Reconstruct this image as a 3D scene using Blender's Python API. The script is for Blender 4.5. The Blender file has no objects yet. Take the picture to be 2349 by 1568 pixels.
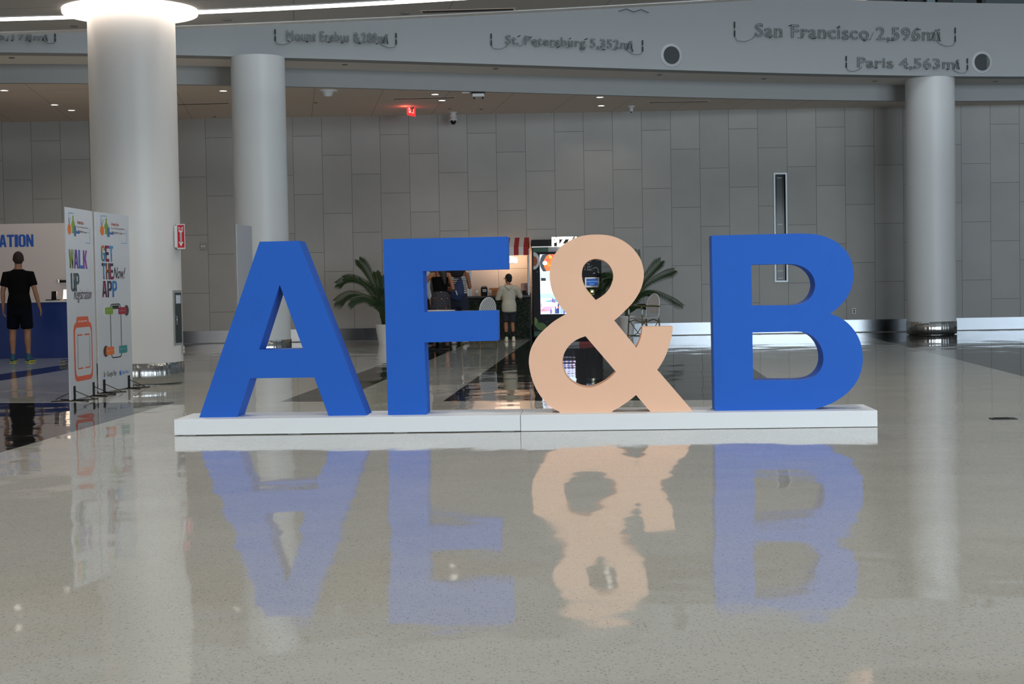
import bpy, bmesh, math, random
import numpy as np
from mathutils import Vector, Matrix, geometry
random.seed(7)
sc = bpy.context.scene
COL = sc.collection
# ------------------------------------------------------------------ camera
F, CX, CY, H = 3600.0, 1174.5, 784.0, 1.1
PITCH = math.atan(128.4 / F); ROLL = 0.0172
M3 = Matrix.Rotation(math.pi/2 - PITCH, 3, 'X') @ Matrix.Rotation(-ROLL, 3, 'Z')
cam = bpy.data.cameras.new('camera'); camo = bpy.data.objects.new('camera', cam); COL.objects.link(camo)
cam.sensor_width = 36; cam.lens = F / 2349 * 36; cam.clip_end = 200
camo.matrix_world = Matrix.Translation((0, 0, H)) @ M3.to_4x4()
sc.camera = camo
# ------------------------------------------------------------------ view and world
sc.view_settings.view_transform = 'Standard'; sc.view_settings.look = 'None'
sc.view_settings.gamma = 1; sc.view_settings.use_curve_mapping = False
sc.view_settings.exposure = 0.16
w = bpy.data.worlds.new('sky'); sc.world = w; w.use_nodes = True
w.node_tree.nodes['Background'].inputs[0].default_value = (0.62, 0.78, 1.0, 1)
w.node_tree.nodes['Background'].inputs[1].default_value = 1.0
sc.cycles.max_bounces = 6; sc.cycles.diffuse_bounces = 3; sc.cycles.glossy_bounces = 3; sc.cycles.adaptive_threshold = 0.025
sc.cycles.sample_clamp_indirect = 6

def area(name, loc, rot, sx, sy, power, color):
    l = bpy.data.lights.new(name, 'AREA'); l.shape = 'RECTANGLE'; l.size = sx; l.size_y = sy
    l.energy = power; l.color = color
    o = bpy.data.objects.new(name, l); o.location = loc; o.rotation_euler = rot; COL.objects.link(o)
    return o
R = math.radians
# daylight through the tall windows behind the camera, and through the clerestory over the void
area('daylight_window_a', (13.0, -8.8, 4.2), (R(90), 0, 0), 12, 7.6, 4500, (0.79, 0.905, 1.0))
area('daylight_window_b', (25.5, -8.8, 4.2), (R(90), 0, 0), 7, 7.6, 2050, (0.77, 0.89, 1.0))
area('daylight_window_c', (-9.5, -8.8, 4.2), (R(90), 0, 0), 7, 7.6, 900, (1.0, 0.95, 0.88))
area('skylight', (4, 22, 11.9), (0, 0, 0), 26, 7, 600, (0.80, 0.90, 1.0))
def spot(name, loc, power, color, size=140, r=0.05):
    l = bpy.data.lights.new(name, 'SPOT'); l.energy = power; l.color = color
    l.spot_size = R(size); l.spot_blend = 0.6; l.shadow_soft_size = r
    o = bpy.data.objects.new(name, l); o.location = loc; COL.objects.link(o); return o

# ------------------------------------------------------------------ pixel helpers (2349x1568 frame -> places in the world)
def ray(x, y): return M3 @ Vector(((x-CX)/F, -(y-CY)/F, -1))
EYE = Vector((0, 0, H))
def fl(x, y, z=0.0): d = ray(x, y); return EYE + d*((z-H)/d.z)
def dp(x, y, Y): d = ray(x, y); return EYE + d*(Y/d.y)
def onplane(x, y, o, n): d = ray(x, y); return EYE + d*((Vector(o)-EYE).dot(n)/d.dot(n))

# ------------------------------------------------------------------ materials
def lin(c):
    return tuple(((v/255)/12.92 if v/255 <= 0.04045 else ((v/255+0.055)/1.055)**2.4) for v in c)
MATS = {}
def mat(name, rgb, rough=0.6, metal=0.0, noise=0.0, nscale=6.0, bump=0.0, emit=0.0, spec=None, ior=None, alpha=None):
    if name in MATS: return MATS[name]
    m = bpy.data.materials.new(name); m.use_nodes = True; MATS[name] = m
    nt = m.node_tree; b = nt.nodes['Principled BSDF']
    c = (*lin(rgb), 1)
    b.inputs['Base Color'].default_value = c
    b.inputs['Roughness'].default_value = rough; b.inputs['Metallic'].default_value = metal
    if ior: b.inputs['IOR'].default_value = ior
    if spec is not None: b.inputs['Specular IOR Level'].default_value = spec
    if alpha is not None: b.inputs['Alpha'].default_value = alpha
    if emit:
        b.inputs['Emission Color'].default_value = c; b.inputs['Emission Strength'].default_value = emit
    if noise or bump:
        tc = nt.nodes.new('ShaderNodeTexCoord'); n = nt.nodes.new('ShaderNodeTexNoise')
        n.inputs['Scale'].default_value = nscale; n.inputs['Detail'].default_value = 4
        nt.links.new(tc.outputs['Object'], n.inputs['Vector'])
        if noise:
            mr = nt.nodes.new('ShaderNodeMapRange'); mr.inputs['To Min'].default_value = 1-noise; mr.inputs['To Max'].default_value = 1+noise
            nt.links.new(n.outputs['Fac'], mr.inputs['Value'])
            mx = nt.nodes.new('ShaderNodeVectorMath'); mx.operation = 'SCALE'
            mx.inputs[0].default_value = c[:3]; nt.links.new(mr.outputs[0], mx.inputs['Scale'])
            nt.links.new(mx.outputs[0], b.inputs['Base Color'])
        if bump:
            bp = nt.nodes.new('ShaderNodeBump'); bp.inputs['Strength'].default_value = 0.4; bp.inputs['Distance'].default_value = bump
            nt.links.new(n.outputs['Fac'], bp.inputs['Height']); nt.links.new(bp.outputs[0], b.inputs['Normal'])
    return m

def nodes(m): return m.node_tree, m.node_tree.nodes, m.node_tree.links
def math_node(nt, op, a=None, b=None, clamp=False):
    n = nt.nodes.new('ShaderNodeMath'); n.operation = op; n.use_clamp = clamp
    for i, v in enumerate((a, b)):
        if v is None: continue
        if isinstance(v, (int, float)): n.inputs[i].default_value = v
        else: nt.links.new(v, n.inputs[i])
    return n.outputs[0]

def terrazzo(name, base, dark, light, amount, rough=0.05):
    m = mat(name, base, rough, ior=1.5)
    nt, nd, lk = nodes(m); b = nd['Principled BSDF']
    g = nd.new('ShaderNodeNewGeometry')
    cols = []
    prev = None
    def rgb(c):
        n = nd.new('ShaderNodeRGB'); n.outputs[0].default_value = (*lin(c), 1); return n.outputs[0]
    cur = rgb(base)
    for sc_, thr, c in ((85, 0.24, dark), (60, 0.2, light), (130, 0.25, dark)):
        v = nd.new('ShaderNodeTexVoronoi'); v.inputs['Scale'].default_value = sc_
        lk.new(g.outputs['Position'], v.inputs['Vector'])
        wn = nd.new('ShaderNodeSeparateColor'); lk.new(v.outputs['Color'], wn.inputs[0])
        sel = math_node(nt, 'LESS_THAN', wn.outputs[0], amount)
        near = math_node(nt, 'LESS_THAN', v.outputs['Distance'], thr*1.6)
        k = math_node(nt, 'MULTIPLY', sel, near)
        k = math_node(nt, 'MULTIPLY', k, 0.5)
        mx = nd.new('ShaderNodeMix'); mx.data_type = 'RGBA'
        lk.new(k, mx.inputs[0]); lk.new(cur, mx.inputs[6]); lk.new(rgb(c), mx.inputs[7]); cur = mx.outputs[2]
    n1 = nd.new('ShaderNodeTexNoise'); n1.inputs['Scale'].default_value = 0.8; n1.inputs['Detail'].default_value = 3
    lk.new(g.outputs['Position'], n1.inputs['Vector'])
    mr = nd.new('ShaderNodeMapRange'); mr.inputs['To Min'].default_value = 0.93; mr.inputs['To Max'].default_value = 1.07
    lk.new(n1.outputs['Fac'], mr.inputs['Value'])
    vm = nd.new('ShaderNodeVectorMath'); vm.operation = 'SCALE'; lk.new(cur, vm.inputs[0]); lk.new(mr.outputs[0], vm.inputs['Scale'])
    lk.new(vm.outputs[0], b.inputs['Base Color'])
    # gentle undulation of the ground floor that bends the reflections
    mp = nd.new('ShaderNodeMapping'); mp.inputs['Scale'].default_value = (1.0, 0.8, 1)
    lk.new(g.outputs['Position'], mp.inputs['Vector'])
    n2 = nd.new('ShaderNodeTexNoise'); n2.inputs['Scale'].default_value = 1.3; n2.inputs['Detail'].default_value = 2.6; n2.inputs['Roughness'].default_value = 0.4
    lk.new(mp.outputs[0], n2.inputs['Vector'])
    bp = nd.new('ShaderNodeBump'); bp.inputs['Strength'].default_value = 1.0; bp.inputs['Distance'].default_value = 0.010
    lk.new(n2.outputs['Fac'], bp.inputs['Height']); lk.new(bp.outputs[0], b.inputs['Normal'])
    # faint wear in the polish
    n3 = nd.new('ShaderNodeTexNoise'); n3.inputs['Scale'].default_value = 3; n3.inputs['Detail'].default_value = 5
    lk.new(g.outputs['Position'], n3.inputs['Vector'])
    mr2 = nd.new('ShaderNodeMapRange'); mr2.inputs['To Min'].default_value = rough*0.6; mr2.inputs['To Max'].default_value = rough*1.3
    lk.new(n3.outputs['Fac'], mr2.inputs['Value']); lk.new(mr2.outputs[0], b.inputs['Roughness'])
    return m

def wall_panels(name):
    m = mat(name, (150, 150, 147), 0.75)
    nt, nd, lk = nodes(m); b = nd['Principled BSDF']
    g = nd.new('ShaderNodeNewGeometry'); s = nd.new('ShaderNodeSeparateXYZ'); lk.new(g.outputs['Position'], s.inputs[0])
    x0 = dp(809, 520, 33.05).x; z0 = dp(842, 399, 33.05).z
    u = math_node(nt, 'DIVIDE', math_node(nt, 'SUBTRACT', s.outputs[0], x0 - 0.6096*60), 0.6096)
    col = math_node(nt, 'FLOOR', u); fu = math_node(nt, 'FRACT', u)
    v = math_node(nt, 'DIVIDE', math_node(nt, 'SUBTRACT', s.outputs[2], z0 - 1.2192*20), 1.2192)
    v = math_node(nt, 'ADD', v, math_node(nt, 'DIVIDE', math_node(nt, 'SUBTRACT', col, 60), 3.0))
    fv = math_node(nt, 'FRACT', v); row = math_node(nt, 'FLOOR', v)
    eu = math_node(nt, 'MULTIPLY', math_node(nt, 'MINIMUM', fu, math_node(nt, 'SUBTRACT', 1.0, fu)), 0.6096)
    ev = math_node(nt, 'MULTIPLY', math_node(nt, 'MINIMUM', fv, math_node(nt, 'SUBTRACT', 1.0, fv)), 1.2192)
    e = math_node(nt, 'MINIMUM', eu, ev)
    joint = math_node(nt, 'LESS_THAN', e, 0.0045)
    cb = nd.new('ShaderNodeCombineXYZ'); lk.new(col, cb.inputs[0]); lk.new(row, cb.inputs[1])
    wn = nd.new('ShaderNodeTexWhiteNoise'); lk.new(cb.outputs[0], wn.inputs['Vector'])
    mr = nd.new('ShaderNodeMapRange'); mr.inputs['To Min'].default_value = 0.95; mr.inputs['To Max'].default_value = 1.05
    lk.new(wn.outputs['Value'], mr.inputs['Value'])
    n = nd.new('ShaderNodeTexNoise'); n.inputs['Scale'].default_value = 1.6; n.inputs['Detail'].default_value = 4
    lk.new(g.outputs['Position'], n.inputs['Vector'])
    mr2 = nd.new('ShaderNodeMapRange'); mr2.inputs['To Min'].default_value = 0.9; mr2.inputs['To Max'].default_value = 1.1
    lk.new(n.outputs['Fac'], mr2.inputs['Value'])
    k = math_node(nt, 'MULTIPLY', mr.outputs[0], mr2.outputs[0])
    vm = nd.new('ShaderNodeVectorMath'); vm.operation = 'SCALE'; vm.inputs[0].default_value = lin((164, 163, 159)); lk.new(k, vm.inputs['Scale'])
    mx = nd.new('ShaderNodeMix'); mx.data_type = 'RGBA'; lk.new(joint, mx.inputs[0]); lk.new(vm.outputs[0], mx.inputs[6]); mx.inputs[7].default_value = (*lin((108, 106, 103)), 1)
    lk.new(mx.outputs[2], b.inputs['Base Color'])
    bp = nd.new('ShaderNodeBump'); bp.invert = True; bp.inputs['Distance'].default_value = 0.004; bp.inputs['Strength'].default_value = 0.4
    lk.new(joint, bp.inputs['Height']); lk.new(bp.outputs[0], b.inputs['Normal'])
    return m

def brushed(name, rgb, rough=0.18, vertical=True):
    m = mat(name, rgb, rough, metal=1.0)
    nt, nd, lk = nodes(m); b = nd['Principled BSDF']
    tc = nd.new('ShaderNodeTexCoord'); mp = nd.new('ShaderNodeMapping')
    mp.inputs['Scale'].default_value = (16, 16, 0.1) if vertical else (0.3, 0.3, 60)
    lk.new(tc.outputs['Object'], mp.inputs['Vector'])
    n = nd.new('ShaderNodeTexNoise'); n.inputs['Scale'].default_value = 1; n.inputs['Detail'].default_value = 3
    lk.new(mp.outputs[0], n.inputs['Vector'])
    bp = nd.new('ShaderNodeBump'); bp.inputs['Strength'].default_value = 1.0 if vertical else 0.05; bp.inputs['Distance'].default_value = 0.02 if vertical else 0.001
    lk.new(n.outputs['Fac'], bp.inputs['Height']); lk.new(bp.outputs[0], b.inputs['Normal'])
    return m

def gradient_mat(name, cols, axis=0, noise=0.5, scale=3.0, emit=0):
    """printed multi-colour ink: palette bands broken up by noise, in object space"""
    m = mat(name, cols[0], 0.5)
    nt, nd, lk = nodes(m); b = nd['Principled BSDF']
    g = nd.new('ShaderNodeTexCoord')
    n = nd.new('ShaderNodeTexNoise'); n.inputs['Scale'].default_value = scale; n.inputs['Detail'].default_value = 5
    lk.new(g.outputs['Object'], n.inputs['Vector'])
    cr = nd.new('ShaderNodeValToRGB'); cr.color_ramp.interpolation = 'LINEAR'
    el = cr.color_ramp.elements
    while len(el) < len(cols): el.new(0.5)
    for i, c in enumerate(cols):
        el[i].position = 0.33 + 0.34*i/(len(cols)-1); el[i].color = (*lin(c), 1)
    lk.new(n.outputs['Fac'], cr.inputs[0]); lk.new(cr.outputs[0], b.inputs['Base Color'])
    return m

M_LIGHT = terrazzo('pale_terrazzo', (192, 191, 182), (120, 121, 120), (212, 210, 202), 0.16)
M_DARK = terrazzo('charcoal_terrazzo', (34, 34, 33), (14, 14, 14), (90, 88, 84), 0.10)
M_WALL = wall_panels('cement_panels')
M_WHITE = mat('white_paint', (215, 217, 217), 0.55, noise=0.02, nscale=3)
M_COLUMN = mat('column_paint', (205, 205, 203), 0.42, noise=0.02, nscale=2)
M_CEIL = mat('ceiling_paint', (196, 190, 184), 0.8, noise=0.03, nscale=1.5)
M_FASCIA = mat('fascia_paint', (154, 156, 156), 0.6, noise=0.02, nscale=1)
M_STEEL = brushed('brushed_steel', (176, 176, 173), 0.16)
M_STEELH = brushed('skirting_steel', (100, 103, 106), 0.2, False)
M_BLACK = mat('black_plastic', (15, 15, 16), 0.5, spec=0.25, noise=0.1)
M_GRAPH = mat('graphite_steel', (40, 41, 42), 0.4, metal=0.6, noise=0.05)

# ------------------------------------------------------------------ mesh helpers
def wm(o):
    return (wm(o.parent) @ o.matrix_parent_inverse @ o.matrix_basis) if o.parent else o.matrix_basis.copy()
def link(name, bm, m, parent=None, smooth=False, loc=None):
    me = bpy.data.meshes.new(name)
    bmesh.ops.recalc_face_normals(bm, faces=bm.faces)
    bm.to_mesh(me); bm.free()
    ms = m if isinstance(m, (list, tuple)) else [m]
    for x in ms: me.materials.append(x)
    if smooth:
        for p in me.polygons: p.use_smooth = True
    o = bpy.data.objects.new(name, me); COL.objects.link(o)
    if parent is not None:
        o.parent = parent
        if loc is None: # geometry given in world space: bring it into the parent's space
            me.transform(wm(parent).inverted())
    if loc is not None: o.location = loc
    return o
def smooth_by_angle(o, ang=35):
    me = o.data
    bm = bmesh.new(); bm.from_mesh(me)
    for e in bm.edges:
        if len(e.link_faces) == 2 and e.calc_face_angle(0) > R(ang): e.smooth = False
    for f in bm.faces: f.smooth = True
    bm.to_mesh(me); bm.free(); return o
def thing(name, label, cat, loc=(0, 0, 0), rotz=0.0, group=None):
    o = bpy.data.objects.new(name, None); COL.objects.link(o)
    o.empty_display_size = 0.1
    o.location = loc; o.rotation_euler = (0, 0, rotz)
    o.matrix_world = Matrix.Translation(loc) @ Matrix.Rotation(rotz, 4, 'Z')
    tag(o, label, cat, group); return o
def tag(o, label, cat, group=None):
    o['label'] = label; o['category'] = cat
    if group: o['group'] = group
    return o
def struct(name, bm, m, smooth=False):
    o = link(name, bm, m, None, smooth); o['kind'] = 'structure'; return o
def box(bm, x0, x1, y0, y1, z0, z1, mi=0, mtx=None):
    vs = [bm.verts.new((x, y, z)) for z in (z0, z1) for y in (y0, y1) for x in (x0, x1)]
    if mtx is not None:
        for v in vs: v.co = mtx @ v.co
    fs = [(0, 1, 3, 2), (4, 6, 7, 5), (0, 4, 5, 1), (2, 3, 7, 6), (0, 2, 6, 4), (1, 5, 7, 3)]
    out = []
    for f in fs:
        nf = bm.faces.new([vs[i] for i in f]); nf.material_index = mi; out.append(nf)
    return out
def rbox(bm, x0, x1, y0, y1, z0, z1, r=0.005, mtx=None, seg=2):
    b2 = bmesh.new(); box(b2, x0, x1, y0, y1, z0, z1)
    bmesh.ops.recalc_face_normals(b2, faces=b2.faces)
    bmesh.ops.bevel(b2, geom=b2.edges[:] , offset=r, segments=seg, affect='EDGES', profile=0.6)
    merge(bm, b2, mtx)
def merge(bm, b2, mtx=None, mi=None):
    if mtx is not None: bmesh.ops.transform(b2, matrix=mtx, verts=b2.verts)
    vm = {}
    for v in b2.verts: vm[v] = bm.verts.new(v.co)
    for f in b2.faces:
        try:
            nf = bm.faces.new([vm[v] for v in f.verts]); nf.material_index = f.material_index if mi is None else mi; nf.smooth = f.smooth
        except ValueError: pass
    b2.free()
def lathe(bm, prof, cx=0, cy=0, seg=48, closed=False, mi=0):
    rings = []
    for r, z in prof:
        rings.append([bm.verts.new((cx + r*math.cos(2*math.pi*i/seg), cy + r*math.sin(2*math.pi*i/seg), z)) for i in range(seg)])
    for a, b in zip(rings, rings[1:]):
        for i in range(seg):
            j = (i+1) % seg
            f = bm.faces.new((a[i], a[j], b[j], b[i])); f.smooth = True; f.material_index = mi
    if closed:
        for rg in (rings[0], rings[-1]):
            try: bm.faces.new(rg).material_index = mi
            except ValueError: pass
    return rings
def chain(bm, pts, rad, seg=12, ref=(0, 1, 0), cap=True, mi=0, closed=False, capk=1.0):
    """loft of ellipses through points; rad: r or (r_side, r_ref)"""
    pts = [Vector(p) for p in pts]; rad = [(r, r) if isinstance(r, (int, float)) else r for r in rad]
    n = len(pts); ref = Vector(ref)
    P, Q, T = [], [], []
    for i in range(n):
        if closed: t = pts[(i+1) % n] - pts[i-1]
        else: t = pts[min(i+1, n-1)] - pts[max(i-1, 0)]
        T.append(t.normalized())
    rows = [(pts[i], T[i], rad[i]) for i in range(n)]
    if cap:
        def capr(p, t, r, sgn):
            h = min(r)*capk
            return [(p + t*sgn*h*math.sin(a), t, (max(r[0]*math.cos(a), 1e-4), max(r[1]*math.cos(a), 1e-4))) for a in (R(30), R(60), R(86))]
        rows = capr(pts[0], T[0], rad[0], -1)[::-1] + rows + capr(pts[-1], T[-1], rad[-1], 1)
    rings = []
    for p, t, (ra, rb) in rows:
        b_ = ref - t*ref.dot(t)
        if b_.length < 0.05: b_ = Vector((1, 0, 0)) - t*t.x
        b_.normalize(); a_ = t.cross(b_).normalized()
        rings.append([bm.verts.new(p + a_*ra*math.cos(2*math.pi*i/seg) + b_*rb*math.sin(2*math.pi*i/seg)) for i in range(seg)])
    prs = list(zip(rings, rings[1:]))
    if closed: prs.append((rings[-1], rings[0]))
    for a, b in prs:
        for i in range(seg):
            j = (i+1) % seg
            f = bm.faces.new((a[i], a[j], b[j], b[i])); f.smooth = True; f.material_index = mi
    if not closed:
        for rg in (rings[0], rings[-1]):
            f = bm.faces.new(rg); f.material_index = mi; f.smooth = True
def ball(bm, c, r, seg=16, rings=10, mi=0):
    r = (r, r, r) if isinstance(r, (int, float)) else r
    mt = Matrix.Translation(c) @ Matrix.Diagonal((*r, 1))
    g = bmesh.ops.create_uvsphere(bm, u_segments=seg, v_segments=rings, radius=1, matrix=mt)
    for v in g['verts']:
        for f in v.link_faces: f.smooth = True; f.material_index = mi
def polyface(bm, pts, mi=0):
    f = bm.faces.new([bm.verts.new(p) for p in pts]); f.material_index = mi; return f
def smooth_curve(pts, step=6):
    """pts: (x, y) smooth or (x, y, 'c') corner, closed; Catmull-Rom between corners"""
    n = len(pts); out = []
    for i in range(n):
        p0, p1, p2, p3 = pts[i-1], pts[i], pts[(i+1) % n], pts[(i+2) % n]
        c1, c2 = len(p1) > 2, len(p2) > 2
        P1, P2 = np.array(p1[:2], float), np.array(p2[:2], float)
        P0 = np.array(p0[:2], float) if not c1 else 2*P1 - P2
        P3 = np.array(p3[:2], float) if not c2 else 2*P2 - P1
        out.append(tuple(P1))
        if c1 and c2: continue
        for k in range(1, step):
            t = k/step
            q = 0.5*((2*P1) + (-P0+P2)*t + (2*P0-5*P1+4*P2-P3)*t*t + (-P0+3*P1-3*P2+P3)*t**3)
            out.append(tuple(q))
    return out
def tri_faces(loops):
    """triangulate 2-D outer loop with holes -> (verts, tris)"""
    vl = [[Vector((p[0], p[1], 0)) for p in l] for l in loops]
    tris = geometry.tessellate_polygon(vl)
    flat = [v for l in vl for v in l]
    return flat, tris
def extrude_loops(bm, loops, f2w, depth_vec, mi=0):
    """loops in 2-D, f2w maps to the world front face, depth_vec goes to the back"""
    flat, tris = tri_faces(loops)
    a = [bm.verts.new(f2w(v.x, v.y)) for v in flat]; b = [bm.verts.new(v.co + depth_vec) for v in a]
    for t in tris:
        try:
            bm.faces.new([a[i] for i in t]).material_index = mi
            bm.faces.new([b[i] for i in reversed(t)]).material_index = mi
        except ValueError: pass
    k = 0
    for l in loops:
        n = len(l)
        for i in range(n):
            j = (i+1) % n
            f = bm.faces.new((a[k+i], a[k+j], b[k+j], b[k+i])); f.material_index = mi
        k += n
def text_mesh(s, extrude=0.0, bold=0.0, outline=0.0, shear=0.0, spacing=1.0, res=4):
    cu = bpy.data.curves.new('t', 'FONT'); cu.body = s; cu.size = 1; cu.extrude = extrude; cu.offset = bold
    cu.shear = shear; cu.space_character = spacing; cu.resolution_u = res
    if outline: cu.fill_mode = 'NONE'; cu.bevel_depth = outline; cu.bevel_resolution = 1
    o = bpy.data.objects.new('t', cu); COL.objects.link(o)
    dg = bpy.context.evaluated_depsgraph_get(); dg.update()
    me = bpy.data.meshes.new_from_object(o.evaluated_get(dg)); bpy.data.objects.remove(o); bpy.data.curves.remove(cu)
    bm = bmesh.new(); bm.from_mesh(me); bpy.data.meshes.remove(me)
    for f in bm.faces: f.material_index = 0
    return bm
def fit(bm, w=None, h=None):
    xs = [v.co.x for v in bm.verts]; ys = [v.co.y for v in bm.verts]
    x0, x1, y0, y1 = min(xs), max(xs), min(ys), max(ys)
    sx = w/(x1-x0) if w else None; sy = h/(y1-y0) if h else sx
    if sx is None: sx = sy
    for v in bm.verts: v.co.x = (v.co.x-x0)*sx; v.co.y = (v.co.y-y0)*sy
    return bm
class Plane:
    """a vertical board in the world: origin, horizontal unit u, up v, outward normal n"""
    def __init__(s, o, u):
        s.o = Vector(o); s.u = Vector(u).normalized(); s.v = Vector((0, 0, 1)); s.n = s.u.cross(s.v).normalized()
    def px(s, x, y):
        p = onplane(x, y, s.o, s.n) - s.o; return p.dot(s.u), p.dot(s.v)
    def w(s, a, b, off=0.0): return s.o + s.u*a + s.v*b + s.n*off
    def mtx(s, a, b, off=0.0):
        m = Matrix((s.u, s.v, s.n)).transposed().to_4x4(); m.translation = s.w(a, b, off); return m
def ptext(pl, s, a0, b0, a1, b1, off=0.003, **k):
    """text stretched into the rectangle a0..a1 x b0..b1 on the plane"""
    bm = fit(text_mesh(s, **k), a1-a0, b1-b0)
    bmesh.ops.transform(bm, matrix=pl.mtx(a0, b0, off), verts=bm.verts); return bm
def ptext_px(pl, s, x0, y0, x1, y1, **k):
    """x0,y0 = top left pixel, x1,y1 = bottom right pixel"""
    a0, bt = pl.px(x0, y0); a1, bb = pl.px(x1, y1); return ptext(pl, s, a0, bb, a1, bt, **k)
def pline(bm, pl, pts, wd, off=0.003, mi=0, closed=False):
    """flat printed stroke through plane coordinates"""
    pts = [Vector((p[0], p[1])) for p in pts]
    n = len(pts)
    for i in range(n if closed else n-1):
        p, q = pts[i], pts[(i+1) % n]; d = (q-p)
        if d.length < 1e-6: continue
        d.normalize(); m = Vector((-d.y, d.x))*wd/2; e = d*wd*0.4
        polyface(bm, [pl.w(*(p-e-m), off), pl.w(*(q+e-m), off), pl.w(*(q+e+m), off), pl.w(*(p-e+m), off)], mi)
def remesh(name, bm, m, parent, voxel=0.01, smooth_it=3):
    """closed overlapping shells -> one continuous surface"""
    me = bpy.data.meshes.new('r'); bmesh.ops.recalc_face_normals(bm, faces=bm.faces); bm.to_mesh(me); bm.free()
    o = bpy.data.objects.new('r', me); COL.objects.link(o)
    r = o.modifiers.new('r', 'REMESH'); r.mode = 'VOXEL'; r.voxel_size = voxel; r.use_smooth_shade = True
    s = o.modifiers.new('s', 'SMOOTH'); s.iterations = smooth_it; s.factor = 0.5
    dg = bpy.context.evaluated_depsgraph_get(); dg.update()
    me2 = bpy.data.meshes.new_from_object(o.evaluated_get(dg)); bpy.data.objects.remove(o); bpy.data.meshes.remove(me)
    me2.materials.clear(); me2.materials.append(m); me2.name = name
    for p in me2.polygons: p.use_smooth = True; p.material_index = 0
    o = bpy.data.objects.new(name, me2); COL.objects.link(o); o.parent = parent
    return o
# ================================================================== THE SETTING
XL, XR, YF, YB = -24.0, 30.0, -9.0, 33.05
# floor: one slab cut along the inlay lines, two terrazzo mixes
def P2(x, y): p = fl(x, y); return (p.x, p.y)
def ext(a, b, t):  # continue the line a->b
    return (a[0]+(b[0]-a[0])*t, a[1]+(b[1]-a[1])*t)
def cross(a, b, c, d):
    a, b, c, d = map(Vector, (a, b, c, d)); r = b-a; s = d-c
    t = (c-a).cross(s)/r.cross(s); p = a+r*t; return (p.x, p.y)
JA, JB = P2(0, 924), P2(1630, 917)                      # the long joint parallel to the wall
WALLA, WALLB = (XL, YB), (XR, YB)
def to_wall(a, b): return cross(a, b, WALLA, WALLB)
dark = []
u1, u2 = P2(645, 920), P2(884.8, 832.4); l1, l2 = P2(886.9, 868.7), P2(1045, 799.5)
dark.append([cross(u1, u2, JA, JB), cross(l1, l2, JA, JB), to_wall(l1, l2), to_wall(u1, u2)])
e1, e2 = P2(1019, 918), P2(1214, 780); r1, r2 = P2(1757.9, 865.2), P2(1727.4, 844.7)
dark.append([cross(e1, e2, JA, JB), cross(r1, r2, JA, JB), to_wall(r1, r2), to_wall(e1, e2)])
g1, g2 = P2(1984, 770), P2(2349, 863.3)
dark.append([to_wall(g1, g2), cross(g1, g2, (XL, YF), (XR, YF)), (XR, YF), (XR, YB)])
a1, a2 = P2(403.5, 922), P2(0, 1037.6)
q = cross(a1, a2, (XL, 0), (XL, 1))
dark.append([cross(JA, JB, a1, a2), cross(JA, JB, (XL, 0), (XL, 1)), (XL, q[1])])
b1, b2, b3, b4 = P2(0, 858), P2(155, 835), P2(0, 873), P2(155, 847)
dark.append([b2, cross(b1, b2, (XL, 0), (XL, 1)), cross(b3, b4, (XL, 0), (XL, 1)), b4])
s1, s2 = P2(421, 797), P2(500, 786)
dark.append([s1, to_wall(s1, s2), (s2[0]-3.0, YB), (s1[0]-3.2, s1[1]-1.6)])
verts = [(XL, YF), (XR, YF), (XR, YB), (XL, YB)]; edges = [(0, 1), (1, 2), (2, 3), (3, 0)]
for poly in dark:
    k = len(verts); verts += poly; edges += [(k+i, k+(i+1) % len(poly)) for i in range(len(poly))]
res = geometry.delaunay_2d_cdt([Vector(v) for v in verts], edges, [], 1, 1e-5)
def inside(p, poly):
    c = False; n = len(poly)
    for i in range(n):
        a, b = poly[i], poly[(i+1) % n]
        if (a[1] > p[1]) != (b[1] > p[1]) and p[0] < (b[0]-a[0])*(p[1]-a[1])/(b[1]-a[1])+a[0]: c = not c
    return c
bm = bmesh.new(); fv = [bm.verts.new((v.x, v.y, 0)) for v in res[0]]
for f in res[2]:
    c = [sum(res[0][i].x for i in f)/len(f), sum(res[0][i].y for i in f)/len(f)]
    nf = bm.faces.new([fv[i] for i in f]); nf.material_index = 1 if any(inside(c, p) for p in dark) else 0
floor = struct('floor', bm, [M_LIGHT, M_DARK])
for p in floor.data.polygons:
    if p.normal.z < 0: p.flip()
# back wall with its slot window, skirting
def quad_wall(bm, x0, x1, z0, z1, y, t, holes=()):
    xs = sorted({x0, x1, *[h[0] for h in holes], *[h[1] for h in holes]}); zs = sorted({z0, z1, *[h[2] for h in holes], *[h[3] for h in holes]})
    for i in range(len(xs)-1):
        for j in range(len(zs)-1):
            cx, cz = (xs[i]+xs[i+1])/2, (zs[j]+zs[j+1])/2
            if any(h[0] < cx < h[1] and h[2] < cz < h[3] for h in holes): continue
            box(bm, xs[i], xs[i+1], y, y+t, zs[j], zs[j+1])
NT, NB = dp(1789, 400, YB), dp(1791, 643, YB)
nx0, nx1 = dp(1778, 520, YB).x+0.01, dp(1803, 520, YB).x-0.005
slot = (nx0, nx1, NB.z, NT.z)
bm = bmesh.new(); quad_wall(bm, XL, XR, -0.1, 4.9, YB, 0.3, [slot]); struct('wall_back', bm, M_WALL)
bm = bmesh.new(); t = 0.035
for (a, b, c, d) in ((nx0-t, nx0, slot[2]-t, slot[3]+t), (nx1, nx1+t, slot[2]-t, slot[3]+t), (nx0, nx1, slot[3], slot[3]+t), (nx0, nx1, slot[2]-t, slot[2])):
    box(bm, a, b, YB-0.025, YB+0.22, c, d)
win = struct('window_1', bm, mat('grey_aluminium', (160, 165, 168), 0.4, metal=0.3))
win['label'] = 'tall narrow slot window with grey metal frame in the panel wall'
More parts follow.
